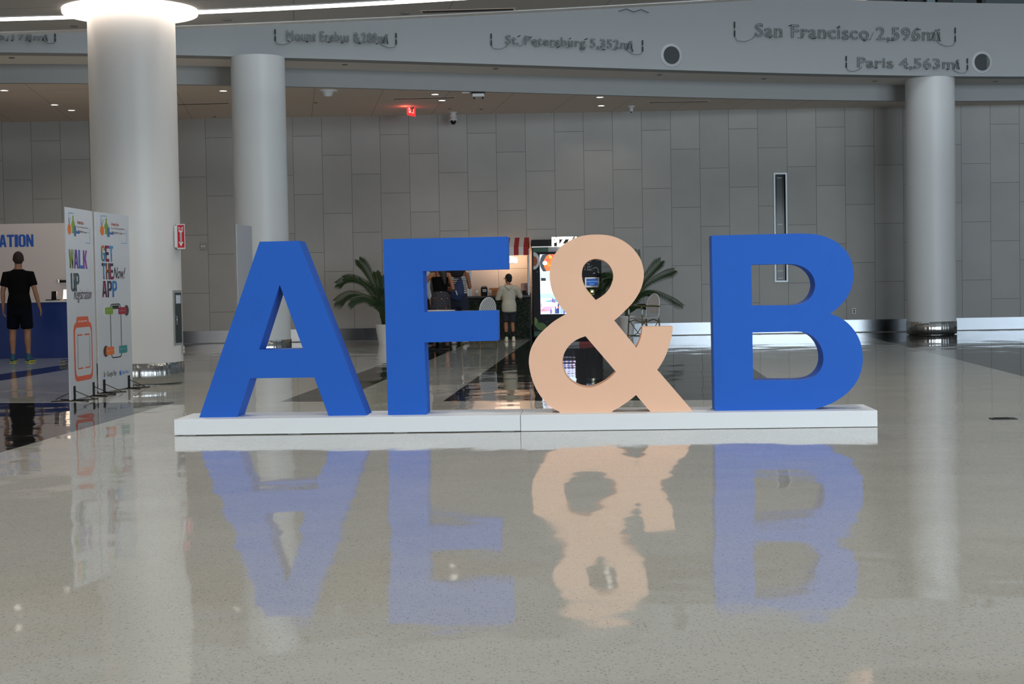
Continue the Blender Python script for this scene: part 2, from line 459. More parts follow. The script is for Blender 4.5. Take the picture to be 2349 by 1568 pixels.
bm = bmesh.new(); box(bm, nx0, nx1, YB+0.17, YB+0.2, slot[2], slot[3]); link('window_backing', bm, mat('dark_recess', (26, 29, 29), 0.5), win)
bm = bmesh.new(); box(bm, nx0+0.05, nx1-0.045, YB+0.13, YB+0.17, slot[2]+0.03, slot[3]-0.05); link('inner_blind', bm, mat('grey_blind', (84, 88, 85), 0.6), win)
bm = bmesh.new()
for yy in (407, 514, 621, 638): 
    z = dp(1789, yy, YB).z; box(bm, nx0+0.055, nx1-0.05, YB+0.10, YB+0.13, z-0.008, z+0.008)
link('blind_bar', bm, mat('pale_bar', (170, 176, 172), 0.4), win)
bm = bmesh.new(); box(bm, nx0, nx1, YB+0.05, YB+0.06, slot[2], slot[3]); 
gl = mat('clear_glass', (60, 66, 66), 0.1, alpha=0.10); link('window_pane', bm, gl, win)
bm = bmesh.new(); box(bm, XL, XR, YB-0.018, YB+0.02, 0.015, 0.265); struct('baseboard_back', bm, M_STEELH)
# side walls, wall behind the camera with its windows, high roof over the void
bm = bmesh.new(); box(bm, XL-0.3, XL, YF, YB, -0.1, 12); struct('wall_left', bm, M_WHITE)
bm = bmesh.new(); box(bm, XR, XR+0.3, YF, YB, -0.1, 12); struct('wall_right', bm, M_WHITE)
bm = bmesh.new(); quad_wall(bm, XL, XR, -0.1, 12, YF-0.3, 0.3, [(7, 19, 0.3, 8.1), (22, 29, 0.3, 8.1), (-13, -6, 0.3, 8.1)]); struct('wall_front', bm, M_WHITE)
for i, (a, b) in enumerate(((7, 19), (22, 29), (-13, -6))):
    bm = bmesh.new(); n = int((b-a)/1.7)
    for k in range(n+1):
        x = a+(b-a)*k/n; box(bm, x-0.04, x+0.04, YF+0.22, YF+0.3, 0.3, 8.1)
    for z in (0.3, 2.6, 5.2, 8.02): box(bm, a, b, YF+0.22, YF+0.3, z, z+0.08)
    struct('window_%d' % (i+2), bm, M_GRAPH)
bm = bmesh.new(); box(bm, XL, XR, YF, 38, 12, 12.2); struct('ceiling_upper', bm, M_WHITE)
# near ceiling at 4.5 m with a curved edge over the void
CZ = 4.5
cpts = [(-6.615, 20.626), (-4.286, 20.385), (-2.005, 20.084), (0.209, 19.675), (2.325, 19.206)]
pc = np.polyfit([p[0] for p in cpts], [p[1] for p in cpts], 2)
def cedge(x):
    if x < -8: return float(np.polyval(pc, -8)) + 0.04*(-8-x)
    if x > 6: d = 2*pc[0]*6+pc[1]; return float(np.polyval(pc, 6)) + (d-0.02*(x-6))*(x-6)
    return float(np.polyval(pc, x))
xs = [XL] + [x*0.75 for x in range(-18, 24)] + [XR]
def strip_prism(bm, xs, f0, f1, z0, z1):
    """solid between two plan curves"""
    A = [[bm.verts.new((x, f(x), z)) for x in xs] for f, z in ((f0, z0), (f1, z0), (f1, z1), (f0, z1))]
    for i in range(len(xs)-1):
        for k in range(4):
            bm.faces.new((A[k][i], A[k][i+1], A[(k+1) % 4][i+1], A[(k+1) % 4][i]))
    for i in (0, -1): bm.faces.new([A[k][i] for k in range(4)])
# ceiling underside with paint joints as grooves in the material
def ceil_mat(name, rgb, px, py, x0=0, y0=0):
    m = mat(name, rgb, 0.8)
    nt, nd, lk = nodes(m); b = nd['Principled BSDF']
    g = nd.new('ShaderNodeNewGeometry'); s = nd.new('ShaderNodeSeparateXYZ'); lk.new(g.outputs['Position'], s.inputs[0])
    sh = math_node(nt, 'ADD', s.outputs[0], math_node(nt, 'MULTIPLY', s.outputs[1], 0.14))
    sv = math_node(nt, 'SUBTRACT', s.outputs[1], math_node(nt, 'MULTIPLY', s.outputs[0], -0.14))
    fu = math_node(nt, 'FRACT', math_node(nt, 'DIVIDE', math_node(nt, 'ADD', sh, 100+x0), px))
    e = math_node(nt, 'LESS_THAN', fu, 0.012/px)
    fv = math_node(nt, 'FRACT', math_node(nt, 'DIVIDE', math_node(nt, 'ADD', sv, 100+y0), py))
    e = math_node(nt, 'MAXIMUM', e, math_node(nt, 'LESS_THAN', fv, 0.02/py))
    mx = nd.new('ShaderNodeMix'); mx.data_type = 'RGBA'; lk.new(e, mx.inputs[0]); mx.inputs[6].default_value = (*lin(rgb), 1)
    mx.inputs[7].default_value = (*lin([c*0.74 for c in rgb]), 1); lk.new(mx.outputs[2], b.inputs['Base Color'])
    return m
bm = bmesh.new(); strip_prism(bm, xs, lambda x: YF, lambda x: cedge(x)-0.17, CZ, CZ+0.5)
struct('ceiling_near', bm, ceil_mat('near_ceiling_paint', (172, 170, 167), 1.9, 2.9, 0.6, 0.9))
bm = bmesh.new(); strip_prism(bm, xs, lambda x: cedge(x)-0.17, cedge, CZ-0.012, CZ+0.5); struct('trim_1', bm, mat('edge_trim_paint', (226, 228, 228), 0.5))
# linear light in the near ceiling: frame and diffuser
lp = [(-6.24, 19.48), (-3.77, 19.21), (-1.89, 18.92), (-0.521, 18.58)]
pl_ = np.polyfit([p[0] for p in lp], [p[1] for p in lp], 2)
def ledge(x): return float(np.polyval(pl_, x)) if x > -7 else float(np.polyval(pl_, -7)) + 0.05*(-7-x)
lt = thing('linear_light', 'long curved strip of white light recessed in the near ceiling, running through the round light', 'light', (-2, ledge(-2), CZ))
lxs = [-16+0.5*i for i in range(0, 41)]
M_LAMP = mat('lamp_diffuser', (255, 244, 230), 0.5, emit=9.0)
bm = bmesh.new(); strip_prism(bm, lxs, lambda x: ledge(x)-0.12, lambda x: ledge(x)+0.12, CZ-0.006, CZ+0.004); link('diffuser', bm, M_LAMP, lt)
bm = bmesh.new()
strip_prism(bm, lxs, lambda x: ledge(x)-0.135, lambda x: ledge(x)-0.12, CZ-0.012, CZ+0.004); strip_prism(bm, lxs, lambda x: ledge(x)+0.12, lambda x: ledge(x)+0.135, CZ-0.012, CZ+0.004)
link('light_frame', bm, M_WHITE, lt)
# upper fascia, soffit, second band, low ceiling
fp = [(-8.215, 25.586), (-5.538, 26.285), (-4.254, 26.738), (-2.716, 27.075), (-1.244, 27.567), (1.067, 28.312), (3.535, 29.337), (8.193, 30.698), (10.111, 30.882)]
pf = np.polyfit([p[0] for p in fp], [p[1] for p in fp], 3)
sp_ = [(-8.645, 26.909), (-5.798, 27.497), (-2.86, 28.464), (0.293, 29.374), (3.712, 30.83), (7.909, 31.954), (10.552, 32.233)]
ps = np.polyfit([p[0] for p in sp_], [p[1] for p in sp_], 3)
def clampfit(p, x, a=-9.0, b=10.5):
    d = np.polyder(p)
    if x < a: return float(np.polyval(p, a) + np.polyval(d, a)*(x-a)*0.6)
    if x > b: return float(np.polyval(p, b) + 0.02*(x-b))
    return float(np.polyval(p, x))
def fas(x): return clampfit(pf, x)
def sof(x): return min(clampfit(ps, x), 32.6)
SZ, LZ, FZ = 5.03, 4.71, 6.45
xs2 = [XL] + [x*0.4 for x in range(-58, 74)] + [XR]
def smooth_prism(name, f0, f1, z0, z1, m):
    bm = bmesh.new(); strip_prism(bm, xs2, f0, f1, z0, z1); o = struct(name, bm, m); return smooth_by_angle(o, 20)
smooth_prism('wall_fascia', fas, lambda x: fas(x)+0.35, SZ, FZ, M_FASCIA)
smooth_prism('ceiling_soffit', lambda x: fas(x)+0.35, lambda x: sof(x)+0.02, SZ, SZ+0.2, mat('soffit_paint', (226, 220, 212), 0.7, noise=0.02))
smooth_prism('trim_2', sof, lambda x: sof(x)+0.12, LZ, SZ+0.1, M_FASCIA)
smooth_prism('ceiling_low', lambda x: sof(x)+0.12, lambda x: YB, LZ, LZ+0.2, ceil_mat('low_ceiling_paint', (222, 208, 194), 1.25, 7.3, 0.75, 4.55))
# upper storey behind the fascia
bm = bmesh.new(); strip_prism(bm, xs2, lambda x: fas(x)+0.35, lambda x: 37.5, SZ+0.9, FZ-0.25); struct('floor_upper', bm, M_WHITE)
bm = bmesh.new(); quad_wall(bm, XL, XR, FZ-0.3, 12, 37.5, 0.3); struct('wall_upper', bm, mat('upper_wall_paint', (96, 106, 108), 0.7, noise=0.05))
# ------------------------------------------------------------------ columns
def column(label, px, py, D, r, top):
    c = dp(px, py, D); t = thing('round_column', label, 'column', (c.x, D, 0))
    bm = bmesh.new(); lathe(bm, [(r, 0.262), (r, top)], c.x, D, 96); link('shaft', bm, M_COLUMN, t, True)
    bm = bmesh.new(); lathe(bm, [(r-0.03, 0.0), (r-0.03, 0.012), (r+0.008, 0.014), (r+0.012, 0.02), (r+0.012, 0.255), (r+0.006, 0.262), (r-0.005, 0.262)], c.x, D, 96); link('base_band', bm, M_STEEL, t, True)
    return c.x
C1X = column('thick white round column at the left, the nearest one, under the round ceiling light', 321.5, 840, 18.96, 0.515, CZ)
C2X = column('white round column behind the letter A', 597, 400, 26.72, 0.455, SZ)
C3X = column('white round column at the right, standing before the panel wall', 2136, 600, 31.1, 0.475, SZ)
C1 = Vector((C1X, 18.96, 0))
# round ceiling light around the near column
t = thing('ring_light', 'large round glowing ceiling light ring around the top of the nearest column', 'light', (C1X-0.03, 19.05, CZ))
bm = bmesh.new(); lathe(bm, [(0.52, CZ-0.008), (0.78, CZ-0.008)], C1X-0.03, 19.05, 96); link('diffuser', bm, mat('ring_diffuser', (255, 238, 224), 0.5, emit=7.0), t, True)
bm = bmesh.new(); lathe(bm, [(0.78, CZ-0.008), (0.785, CZ-0.05), (0.80, CZ-0.05), (0.805, CZ)], C1X-0.03, 19.05, 96); link('rim', bm, mat('ring_rim', (255, 240, 228), 0.5, emit=1.2), t, True)

# ================================================================== THE SIGN
P0 = Vector((-2.432, 12.118, 0)); udir = Vector((1, -0.052, 0)).normalized(); ndir = Vector((udir.y, -udir.x, 0))
LP = Plane(P0, udir)      # front plane of the letters
LP.n = ndir
BASEZ = 0.125
def letter(name, label, m, loops, depth=0.27, z_rest=BASEZ):
    L = []
    for lp_ in loops:
        pts = smooth_curve(lp_)
        q = [list(LP.px(*p)) for p in pts]
        for p in q:
            if p[1] < z_rest+0.009: p[1] = z_rest
        L.append(q)
    back = -ndir*depth
    bm = bmesh.new(); extrude_loops(bm, L, lambda a, b: LP.w(a, b), back)
    o = link(name, bm, m); smooth_by_angle(o, 28)
    tag(o, label, 'letter sign', 'giant letters on the white plinth'); return o
C = 'c'
def cr(ox, oy, s, pts): return [((p[0]/s+ox), (p[1]/s+oy), *p[2:]) for p in pts]
M_BLUE = mat('blue_paint', (32, 96, 194), 0.6, spec=0.25, noise=0.035, nscale=5)
M_PEACH = mat('peach_paint', (238, 194, 164), 0.6, spec=0.25, noise=0.02, nscale=5)
A_out = [(595.5, 554, C), (685.5, 552, C), (841.5, 953, C), (753.7, 953.6, C), (720.9, 865.4, C), (573.6, 867.4, C), (543.7, 957, C), (457, 957.7, C)]
A_in = [(641.6, 652.7, C), (695.3, 800.4, C), (593.9, 801.4, C)]
letter('letter_a', 'giant blue letter A, leftmost on the white plinth', M_BLUE, [A_out, A_in])
F_out = [(879, 548.4, C), (1163.6, 542.1, C), (1164.8, 617, C), (970, 621.6, C), (972.5, 715.2, C), (1141, 711.7, C), (1142, 781, C), (973.6, 785, C), (978.7, 951, C), (890, 951.6, C)]
letter('letter_f', 'giant blue letter F between the A and the peach ampersand', M_BLUE, [F_out])
amp = cr(1200, 530, 3.6476, [(610, 28), (700, 33), (780, 53), (860, 95), (928, 155), (975, 220), (1000, 285), (1010, 350), (1006, 410), (987, 480), (957, 540), (915, 600), (870, 648), (820, 697), (762, 747, C),
    (948, 975, C), (972, 925), (990, 868), (999, 801, C), (1253, 798, C), (1245, 870), (1225, 950), (1195, 1035), (1162, 1100), (1122, 1160, C), (1420, 1503, C), (1065, 1509, C), (945, 1370, C), (890, 1415), (840, 1450), (780, 1487), (725, 1513, C), (345, 1522, C),
    (300, 1508), (250, 1480), (190, 1430), (140, 1370), (100, 1300), (70, 1220), (52, 1140), (48, 1075), (60, 1000), (90, 930), (135, 865), (190, 810), (250, 760), (310, 722), (365, 691, C),
    (320, 640), (280, 580), (250, 520), (230, 450), (222, 380), (225, 310), (240, 245), (270, 185), (315, 130), (370, 90), (440, 55), (520, 35)])
amp_u = cr(1200, 530, 3.6476, [(610, 231), (660, 240), (700, 262), (730, 295), (750, 340), (755, 385), (745, 430), (725, 475), (695, 515), (655, 548), (608, 577, C), (570, 533), (530, 483), (503, 430), (491, 378), (493, 330), (505, 292), (530, 261), (565, 239)])
amp_l = cr(1200, 530, 3.6476, [(522, 878, C), (778, 1177, C), (735, 1220), (690, 1255), (640, 1283), (590, 1302), (540, 1308), (480, 1299), (420, 1270), (375, 1230), (345, 1180), (330, 1120), (330, 1070), (345, 1020), (375, 970), (420, 925), (470, 897)])
letter('ampersand', 'giant peach coloured ampersand between the F and the B', M_PEACH, [amp, amp_u, amp_l])
B_out = cr(1600, 520, 3.0159, [(98, 60, C), (700, 46, C), (800, 50), (870, 64), (935, 90), (990, 127), (1035, 176), (1065, 235), (1078, 300), (1077, 360), (1065, 420), (1043, 472), (1010, 520), (968, 563), (918, 600, C),
    (980, 625), (1033, 660), (1080, 710), (1115, 768), (1136, 832), (1143, 898), (1140, 960), (1124, 1022), (1094, 1082), (1050, 1135), (1000, 1177), (940, 1214), (870, 1243), (790, 1262, C), (120, 1272, C)])
B_u = cr(1600, 520, 3.0159, [(372, 262, C), (640, 256, C), (692, 263), (742, 283), (780, 315), (805, 356), (814, 400), (808, 440), (790, 478), (760, 510), (715, 533), (650, 543, C), (378, 545, C)])
B_l = cr(1600, 520, 3.0159, [(380, 731, C), (690, 724, C), (750, 733), (800, 760), (837, 800), (861, 850), (871, 902), (866, 950), (846, 995), (812, 1030), (765, 1051), (700, 1060, C), (385, 1063, C)])
letter('letter_b', 'giant blue letter B, rightmost on the white plinth', M_BLUE, [B_out, B_u, B_l])
# plinth: two white boxes end to end
M_PLINTH = mat('plinth_paint', (228, 234, 237), 0.45, noise=0.015, nscale=4)
pa, pb, pc_ = fl(400, 999.5), fl(1195, 989), fl(2013, 979)
pu = (pc_-pa).normalized(); pn = Vector((-pu.y, pu.x, 0))
tot = (pc_-pa).length; mid = (pb-pa).length
for (s0, s1, lab, lift) in ((0, mid-0.004, 'long low white plinth box under the letters A and F', 0.006), (mid, tot, 'long low white plinth box under the ampersand and the B', 0.003)):
    m4 = Matrix((pu, pn, Vector((0, 0, 1)))).transposed().to_4x4(); m4.translation = Vector((pa.x, pa.y, 0)) + pn*0.0
    bm = bmesh.new(); rbox(bm, s0, s1, 0, 0.60, lift, BASEZ, 0.003, m4)
    for i in range(4):
        xx = s0+0.1+(s1-s0-0.2)*i/3
        box(bm, xx-0.05, xx+0.05, 0.05, 0.55, 0.0, lift+0.001, 0, m4)
    o = link('plinth', bm, M_PLINTH); tag(o, lab, 'plinth', 'plinth boxes under the giant letters')

# unseen downlights added to the near ceiling to brighten floor and plinth
M_SPOT = mat('downlight_lens', (255, 246, 232), 0.5, emit=6.0)
def downlight(x, y, z, r, label, power, group, color=(1.0, 0.96, 0.91)):
    t = thing('downlight', label, 'ceiling light', (x, y, z), 0, group)
    bm = bmesh.new(); lathe(bm, [(0.001, z-0.004), (r, z-0.004)], x, y, 24); link('lens', bm, M_SPOT, t)
    bm = bmesh.new(); lathe(bm, [(r, z-0.003), (r+0.004, z-0.008), (r+0.018, z-0.006), (r+0.02, z)], x, y, 24); link('trim_ring', bm, M_WHITE, t, True)
    if power: spot('downlight_lamp', (x, y, z-0.03), power, color)
    return t
for x in (-7.5, -2.5, 2.5, 7.5):
    for y in (2.0, 6.5, 11.0, 15.5):
        downlight(x, y, CZ, 0.11, 'round downlight added out of view in the near ceiling to brighten the open floor', 165, 'added downlights above the open floor')
# ================================================================== DISPLAY BOARDS AT THE LEFT
M_BOARD = mat('board_laminate', (190, 197, 205), 0.4, noise=0.01)
INK = lambda n, c: mat('ink_' + n, c, 0.45)
def board(label, plane, width, height, t=0.014):
    th = thing('display_board', label, 'display board', (plane.o.x, plane.o.y, 0), math.atan2(plane.u.y, plane.u.x), 'tall display boards by the columns')
    m4 = plane.mtx(0, 0)
    bm = bmesh.new(); rbox(bm, 0, width, 0.012, height, -t, 0, 0.001, m4, 1); link('board', bm, M_BOARD, th)
    for a in (0.13, width-0.13):
        bm = bmesh.new()
        box(bm, a-0.03, a+0.03, 0.0, 0.15, 0.001, 0.006, 0, m4); box(bm, a-0.03, a+0.03, 0.0, 0.15, -t-0.006, -t-0.001, 0, m4)
        for s in (-1, 1):
            for du in (-0.16, 0.16):
                p = plane.w(a, 0.006, s*0.006); q = plane.w(a+du, 0.006, s*0.19)
                chain(bm, [p, q], [(0.009, 0.005), (0.009, 0.005)], 8, (0, 0, 1))
            chain(bm, [plane.w(a, 0.10, s*0.012), plane.w(a+0.02, 0.012, s*0.2)], [(0.009, 0.004)]*2, 8, (0, 0, 1))
        link('foot', bm, M_BLACK, th)
    return th
def Plane2(p, q): return Plane((p.x, p.y, 0), (q.x-p.x, q.y-p.y, 0))
b1p, b1q = fl(162.3, 920.6), fl(223, 906)
b2p, b2q = fl(229.0, 903), fl(305, 888.8)
PL1, PL2 = Plane2(b1p, b1q), Plane2(b2p, b2q)
W1, W2 = (b1q-b1p).length, (b2q-b2p).length
T1 = board('tall white display board printed WALK UP Registration over an orange SCAN ME frame', PL1, W1, 1.98)
T2 = board('tall white display board printed GET THE APP Now! over a phone outline', PL2, W2, 1.985)
k3 = fl(542.8, 513.5, 2.0); k4 = fl(577.5, 518.7, 2.0)
PL3 = Plane2(k3, k4); T3 = board('blank display board with shade put into its grey colour, standing edge-on before the column behind the A', PL3, (k4-k3).length, 2.0)
T3.children[0].data.materials[0] = mat('shaded_board', (168, 174, 180), 0.45, noise=0.01)  # same kind of board, colour darkened because this face lies in shade
S6 = lambda x, y: (130+x/6.817, 470+y/6.817)
S5 = lambda x, y: (130+x/6.03, 680+y/6.03)
PAL = {'W': [(60, 70, 40), (120, 150, 60), (30, 45, 40)], 'A': [(60, 40, 90), (100, 60, 150), (40, 40, 90)], 'L': [(40, 60, 60), (60, 110, 190), (90, 60, 130)],
       'K': [(150, 50, 130), (110, 70, 150), (70, 40, 90)], 'U': [(50, 110, 120), (40, 60, 70), (150, 120, 120)], 'P': [(40, 40, 45), (60, 90, 90), (20, 60, 90)],
       'G': [(50, 120, 170), (30, 120, 110), (190, 110, 50)], 'E': [(180, 50, 100), (40, 30, 60), (50, 90, 70)], 'T': [(60, 40, 120), (60, 150, 200), (30, 30, 60)],
       'H': [(190, 110, 50), (60, 50, 40), (170, 60, 60)], 'Q': [(190, 50, 140), (60, 20, 50), (120, 60, 40)], 'R': [(110, 40, 110), (30, 30, 70), (60, 120, 60)], 'S': [(60, 130, 60), (40, 120, 190), (40, 70, 160)]}
BLOCK = {  # heavy condensed capitals in a unit box: outer loop, then holes
 'A': [[(0, 0), (.3, 0), (.36, .2), (.64, .2), (.7, 0), (1, 0), (.72, 1), (.28, 1)], [(.42, .38), (.58, .38), (.5, .76)]],
 'T': [[(0, .82), (.33, .82), (.33, 0), (.67, 0), (.67, .82), (1, .82), (1, 1), (0, 1)]],
 'I': [[(0, 0), (1, 0), (1, 1), (0, 1)]],
 'O': [[(.25, 0), (.75, 0), (1, .14), (1, .86), (.75, 1), (.25, 1), (0, .86), (0, .14)], [(.36, .2), (.36, .8), (.44, .86), (.56, .86), (.64, .8), (.64, .2), (.56, .14), (.44, .14)]],
 'N': [[(0, 0), (.32, 0), (.32, .5), (.66, 0), (1, 0), (1, 1), (.68, 1), (.68, .5), (.34, 1), (0, 1)]],
 'R': [[(0, 0), (.35, 0), (.35, .38), (.5, .38), (.64, 0), (1, 0), (.82, .44), (.98, .56), (.98, .86), (.75, 1), (0, 1)], [(.35, .54), (.58, .56), (.63, .62), (.63, .78), (.58, .84), (.35, .84)]],
 'P': [[(0, 0), (.35, 0), (.35, .38), (.75, .38), (1, .52), (1, .86), (.75, 1), (0, 1)], [(.35, .54), (.6, .55), (.65, .6), (.65, .78), (.6, .84), (.35, .84)]],
 'E': [[(0, 0), (1, 0), (1, .18), (.36, .18), (.36, .41), (.9, .41), (.9, .59), (.36, .59), (.36, .82), (1, .82), (1, 1), (0, 1)]],
 'G': [[(.25, 0), (.75, 0), (1, .14), (1, .54), (.52, .54), (.52, .39), (.66, .39), (.66, .2), (.56, .15), (.44, .15), (.36, .2), (.36, .8), (.44, .85), (.56, .85), (.66, .8), (.66, .68), (1, .68), (1, .86), (.75, 1), (.25, 1), (0, .86), (0, .14)]],
 'S': [[(.25, 0), (.75, 0), (1, .14), (1, .46), (.85, .58), (.36, .7), (.36, .82), (.44, .86), (.6, .86), (.66, .8), (.66, .7), (1, .7), (1, .86), (.75, 1), (.25, 1), (0, .86), (0, .6), (.15, .46), (.64, .34), (.64, .18), (.56, .14), (.4, .14), (.35, .2), (.35, .32), (0, .32), (0, .14)]],
 'W': [[(.1, 0), (.36, 0), (.5, .55), (.64, 0), (.9, 0), (1, 1), (.78, 1), (.74, .42), (.6, 1), (.4, 1), (.26, .42), (.22, 1), (0, 1)]],
 'L': [[(0, 0), (1, 0), (1, .18), (.4, .18), (.4, 1), (0, 1)]],
 'K': [[(0, 0), (.35, 0), (.35, .32), (.42, .4), (.65, 0), (1, 0), (.64, .58), (.98, 1), (.62, 1), (.35, .62), (.35, 1), (0, 1)]],
 'U': [[(.25, 0), (.75, 0), (1, .14), (1, 1), (.65, 1), (.65, .2), (.56, .15), (.44, .15), (.35, .2), (.35, 1), (0, 1), (0, .14)]],
 'H': [[(0, 0), (.35, 0), (.35, .41), (.65, .41), (.65, 0), (1, 0), (1, 1), (.65, 1), (.65, .59), (.35, .59), (.35, 1), (0, 1)]],
}
def block_char(pl, ch, a0, b0, a1, b1, off):
    loops = [[(a0+(a1-a0)*x, b0+(b1-b0)*y) for x, y in l] for l in BLOCK[ch]]
    bm = bmesh.new(); flat, tris = tri_faces(loops); vs = [bm.verts.new(pl.w(v.x, v.y, off)) for v in flat]
    for t in tris:
        try: bm.faces.new([vs[i] for i in t])
        except ValueError: pass
    return bm
def word(pl, th, s, S, x0, y0, x1, y1, keys, name='headline_letter'):
    """bold condensed capitals, each letter its own ink"""
    a0, zt = pl.px(*S(x0, y0)); a1, zb = pl.px(*S(x1, y1)); n = len(s); wd = (a1-a0)/n
    for i, ch in enumerate(s):
        bm = block_char(pl, ch, a0+wd*(i+0.03), zb, a0+wd*(i+0.98), zt, 0.0015)
        o = link(name, bm, gradient_mat('ink_%s_%s' % (keys[i], ch), PAL[keys[i]], scale=9), th)
def logo(pl, th, S, x0, y0, sx, L1, tx):
    """corner brackets, bottle, glass, orange and three lines of type"""
    blue = INK('bracket', (60, 140, 190))
    for pts in L1: bm = bmesh.new(); pline(bm, pl, [pl.px(*S(*p)) for p in pts], 0.006, 0.0015); link('corner_bracket', bm, blue, th)
    a, zt = pl.px(*S(*tx['bt'])); a2, zb = pl.px(*S(*tx['bb']))
    h = zt-zb; prof = [(0.0, 1.0), (0.018, 1.0), (0.02, 0.74), (0.055, 0.55), (0.06, 0.42), (0.04, 0.3), (0.035, 0.0)]
    bm = bmesh.new(); wd = 1.05
    polyface(bm, [pl.w(a+x*wd, zb+y*h, 0.0015) for x, y in prof] + [pl.w(a-x*wd, zb+y*h, 0.0015) for x, y in prof[::-1] if x > 0])
    link('bottle_print', bm, INK('bottle', (118, 150, 50)), th)
    bm = bmesh.new(); polyface(bm, [pl.w(a+0.02+x, zb+y, 0.0022) for x, y in ((0, -0.03), (0.07, -0.03), (0.075, h*0.4), (0.05, h*0.46), (-0.005, h*0.4))]); link('glass_print', bm, INK('glass', (70, 110, 140)), th)
    bm = bmesh.new(); polyface(bm, [pl.w(a-0.04+x, zb+y, 0.0012) for x, y in ((-0.03, 0.0), (0.26, 0.0), (0.24, h*0.2), (0.17, h*0.1), (0.1, h*0.22), (0.02, h*0.1))]); link('splash_print', bm, INK('splash', (30, 90, 170)), th)
    bm = bmesh.new(); ca, cz = a-0.13, zb+h*0.2
    polyface(bm, [pl.w(ca+0.058*math.cos(k*0.349), cz+0.055*math.sin(k*0.349), 0.0018) for k in range(18)]); link('orange_print', bm, INK('orange', (205, 110, 40)), th)
    bm = bmesh.new(); pline(bm, pl, [(ca-0.03, cz+0.11), (ca, cz+0.055), (ca+0.04, cz+0.12)], 0.008, 0.0015); link('stalk_print', bm, INK('stalk', (50, 60, 40)), th)
    red = INK('type_red', (160, 80, 60)); grey = INK('type_brown', (120, 88, 76))
    for key, s, m in (('t1', 'Americas', red), ('t2', 'Food & Beverage Show', grey), ('t3', '& Conference', grey)):
        r = tx[key]; bm = ptext_px(pl, s, *S(r[0], r[1]), *S(r[2], r[3]), off=0.0015, bold=0.02 if key == 't1' else 0.012)
        link('logo_text', bm, m, th)
    r = tx['t4']; bm = bmesh.new(); p, q = pl.px(*S(r[0], r[1])), pl.px(*S(r[2], r[3])); pline(bm, pl, [p, (p[0]+(q[0]-p[0])*0.35, p[1])], 0.014, 0.0015); pline(bm, pl, [(p[0]+(q[0]-p[0])*0.4, p[1]+0.004), (q[0], p[1]+0.004)], 0.004, 0.0015)
    link('fine_print', bm, INK('fine', (110, 112, 116)), th)
logo(PL1, T1, S6, 0, 0, 1, [[(262, 131), (186, 120), (192, 355)], [(515, 370), (520, 598), (448, 592)]],
     dict(bt=(253, 165), bb=(265, 440), t1=(318, 235, 418, 308), t2=(318, 328, 492, 380), t3=(320, 385, 425, 438), t4=(435, 432, 503, 437)))
logo(PL2, T2, S6, 0, 0, 1, [[(785, 175), (690, 169), (695, 385)], [(1090, 388), (1095, 598), (1005, 595)]],
     dict(bt=(772, 208), bb=(785, 455), t1=(850, 268, 970, 333), t2=(850, 348, 1062, 400), t3=(853, 405, 978, 456), t4=(990, 446, 1075, 452)))
word(PL1, T1, 'WALK', S6, 187, 690, 482, 998, 'WALK')
word(PL1, T1, 'UP', S6, 215, 1062, 358, 1350, 'UP')
word(PL2, T2, 'GET', S6, 688, 628, 886, 888, 'GET')
word(PL2, T2, 'THE', S6, 700, 905, 890, 1163, 'THE')
word(PL2, T2, 'APP', S6, 703, 1185, 948, 1438, 'QRS')
dk = INK('script', (44, 22, 34))
bm = ptext_px(PL1, 'Registration', *S6(265, 1305), *S6(545, 1520), off=0.003, shear=0.35, bold=-0.004); link('script_text', bm, dk, T1)
bm = ptext_px(PL2, 'Now!', *S6(882, 968), *S6(1072, 1150), off=0.003, shear=0.4, bold=0.004); link('script_text', bm, dk, T2)
# SCAN ME frame (the code itself is left out)
def rrect(a0, b0, a1, b1, r, n=5):
    out = []
    for cx, cy, s in ((a1-r, b1-r, 0), (a0+r, b1-r, 90), (a0+r, b0+r, 180), (a1-r, b0+r, 270)):
        for k in range(n+1): an = R(s+90*k/n); out.append((cx+r*math.cos(an), cy+r*math.sin(an)))
    return out
red = INK('scan_red', (206, 88, 56))
a0, zt = PL1.px(*S5(230, 365)); a1, zb = PL1.px(*S5(505, 1130)); 
def flat_shape(pl, loops, off):
    bm = bmesh.new(); flat, tris = tri_faces(loops); vs = [bm.verts.new(pl.w(v.x, v.y, off)) for v in flat]
    for t in tris:
        try: bm.faces.new([vs[i] for i in t])
        except ValueError: pass
    return bm
link('scan_frame', flat_shape(PL1, [rrect(a0, zb, a1, zt, 0.09), rrect(a0+0.045, zb+0.05, a1-0.03, zt-0.05, 0.07)], 0.0015), red, T1)
ta0, tzt = PL1.px(*S5(272, 280)); ta1, tzb = PL1.px(*S5(440, 372))
link('scan_tab', flat_shape(PL1, [rrect(ta0, tzb-0.02, ta1, tzt, 0.04)], 0.002), red, T1)
tw_ = ta1-ta0-0.1
for s_, f0_, f1_ in (('SCAN', 0, 0.6), ('ME', 0.68, 1)):
    bm = ptext(PL1, s_, ta0+0.05+tw_*f0_, tzb+0.02, ta0+0.05+tw_*f1_, tzt-0.04, 0.003, bold=0.01); link('scan_text', bm, INK('white', (226, 226, 226)), T1)
i0, i1, j0, j1 = a0+0.13, a1-0.1, zb+0.13, zt-0.13
for pts in (((i0, j1), (i0+0.16, j1)), ((i1-0.16, j1), (i1, j1)), ((i0, j0), (i0+0.16, j0)), ((i1-0.16, j0), (i1, j0))): bm = bmesh.new(); pline(bm, PL1, pts, 0.014, 0.0015); link('corner_mark', bm, red, T1)
for x in (i0, i1):
    for pp in (((x, j1), (x, j1-0.26)), ((x, j0), (x, j0+0.26))): bm = bmesh.new(); pline(bm, PL1, pp, 0.007, 0.0018); link('corner_line', bm, INK('line', (100, 80, 80)), T1)
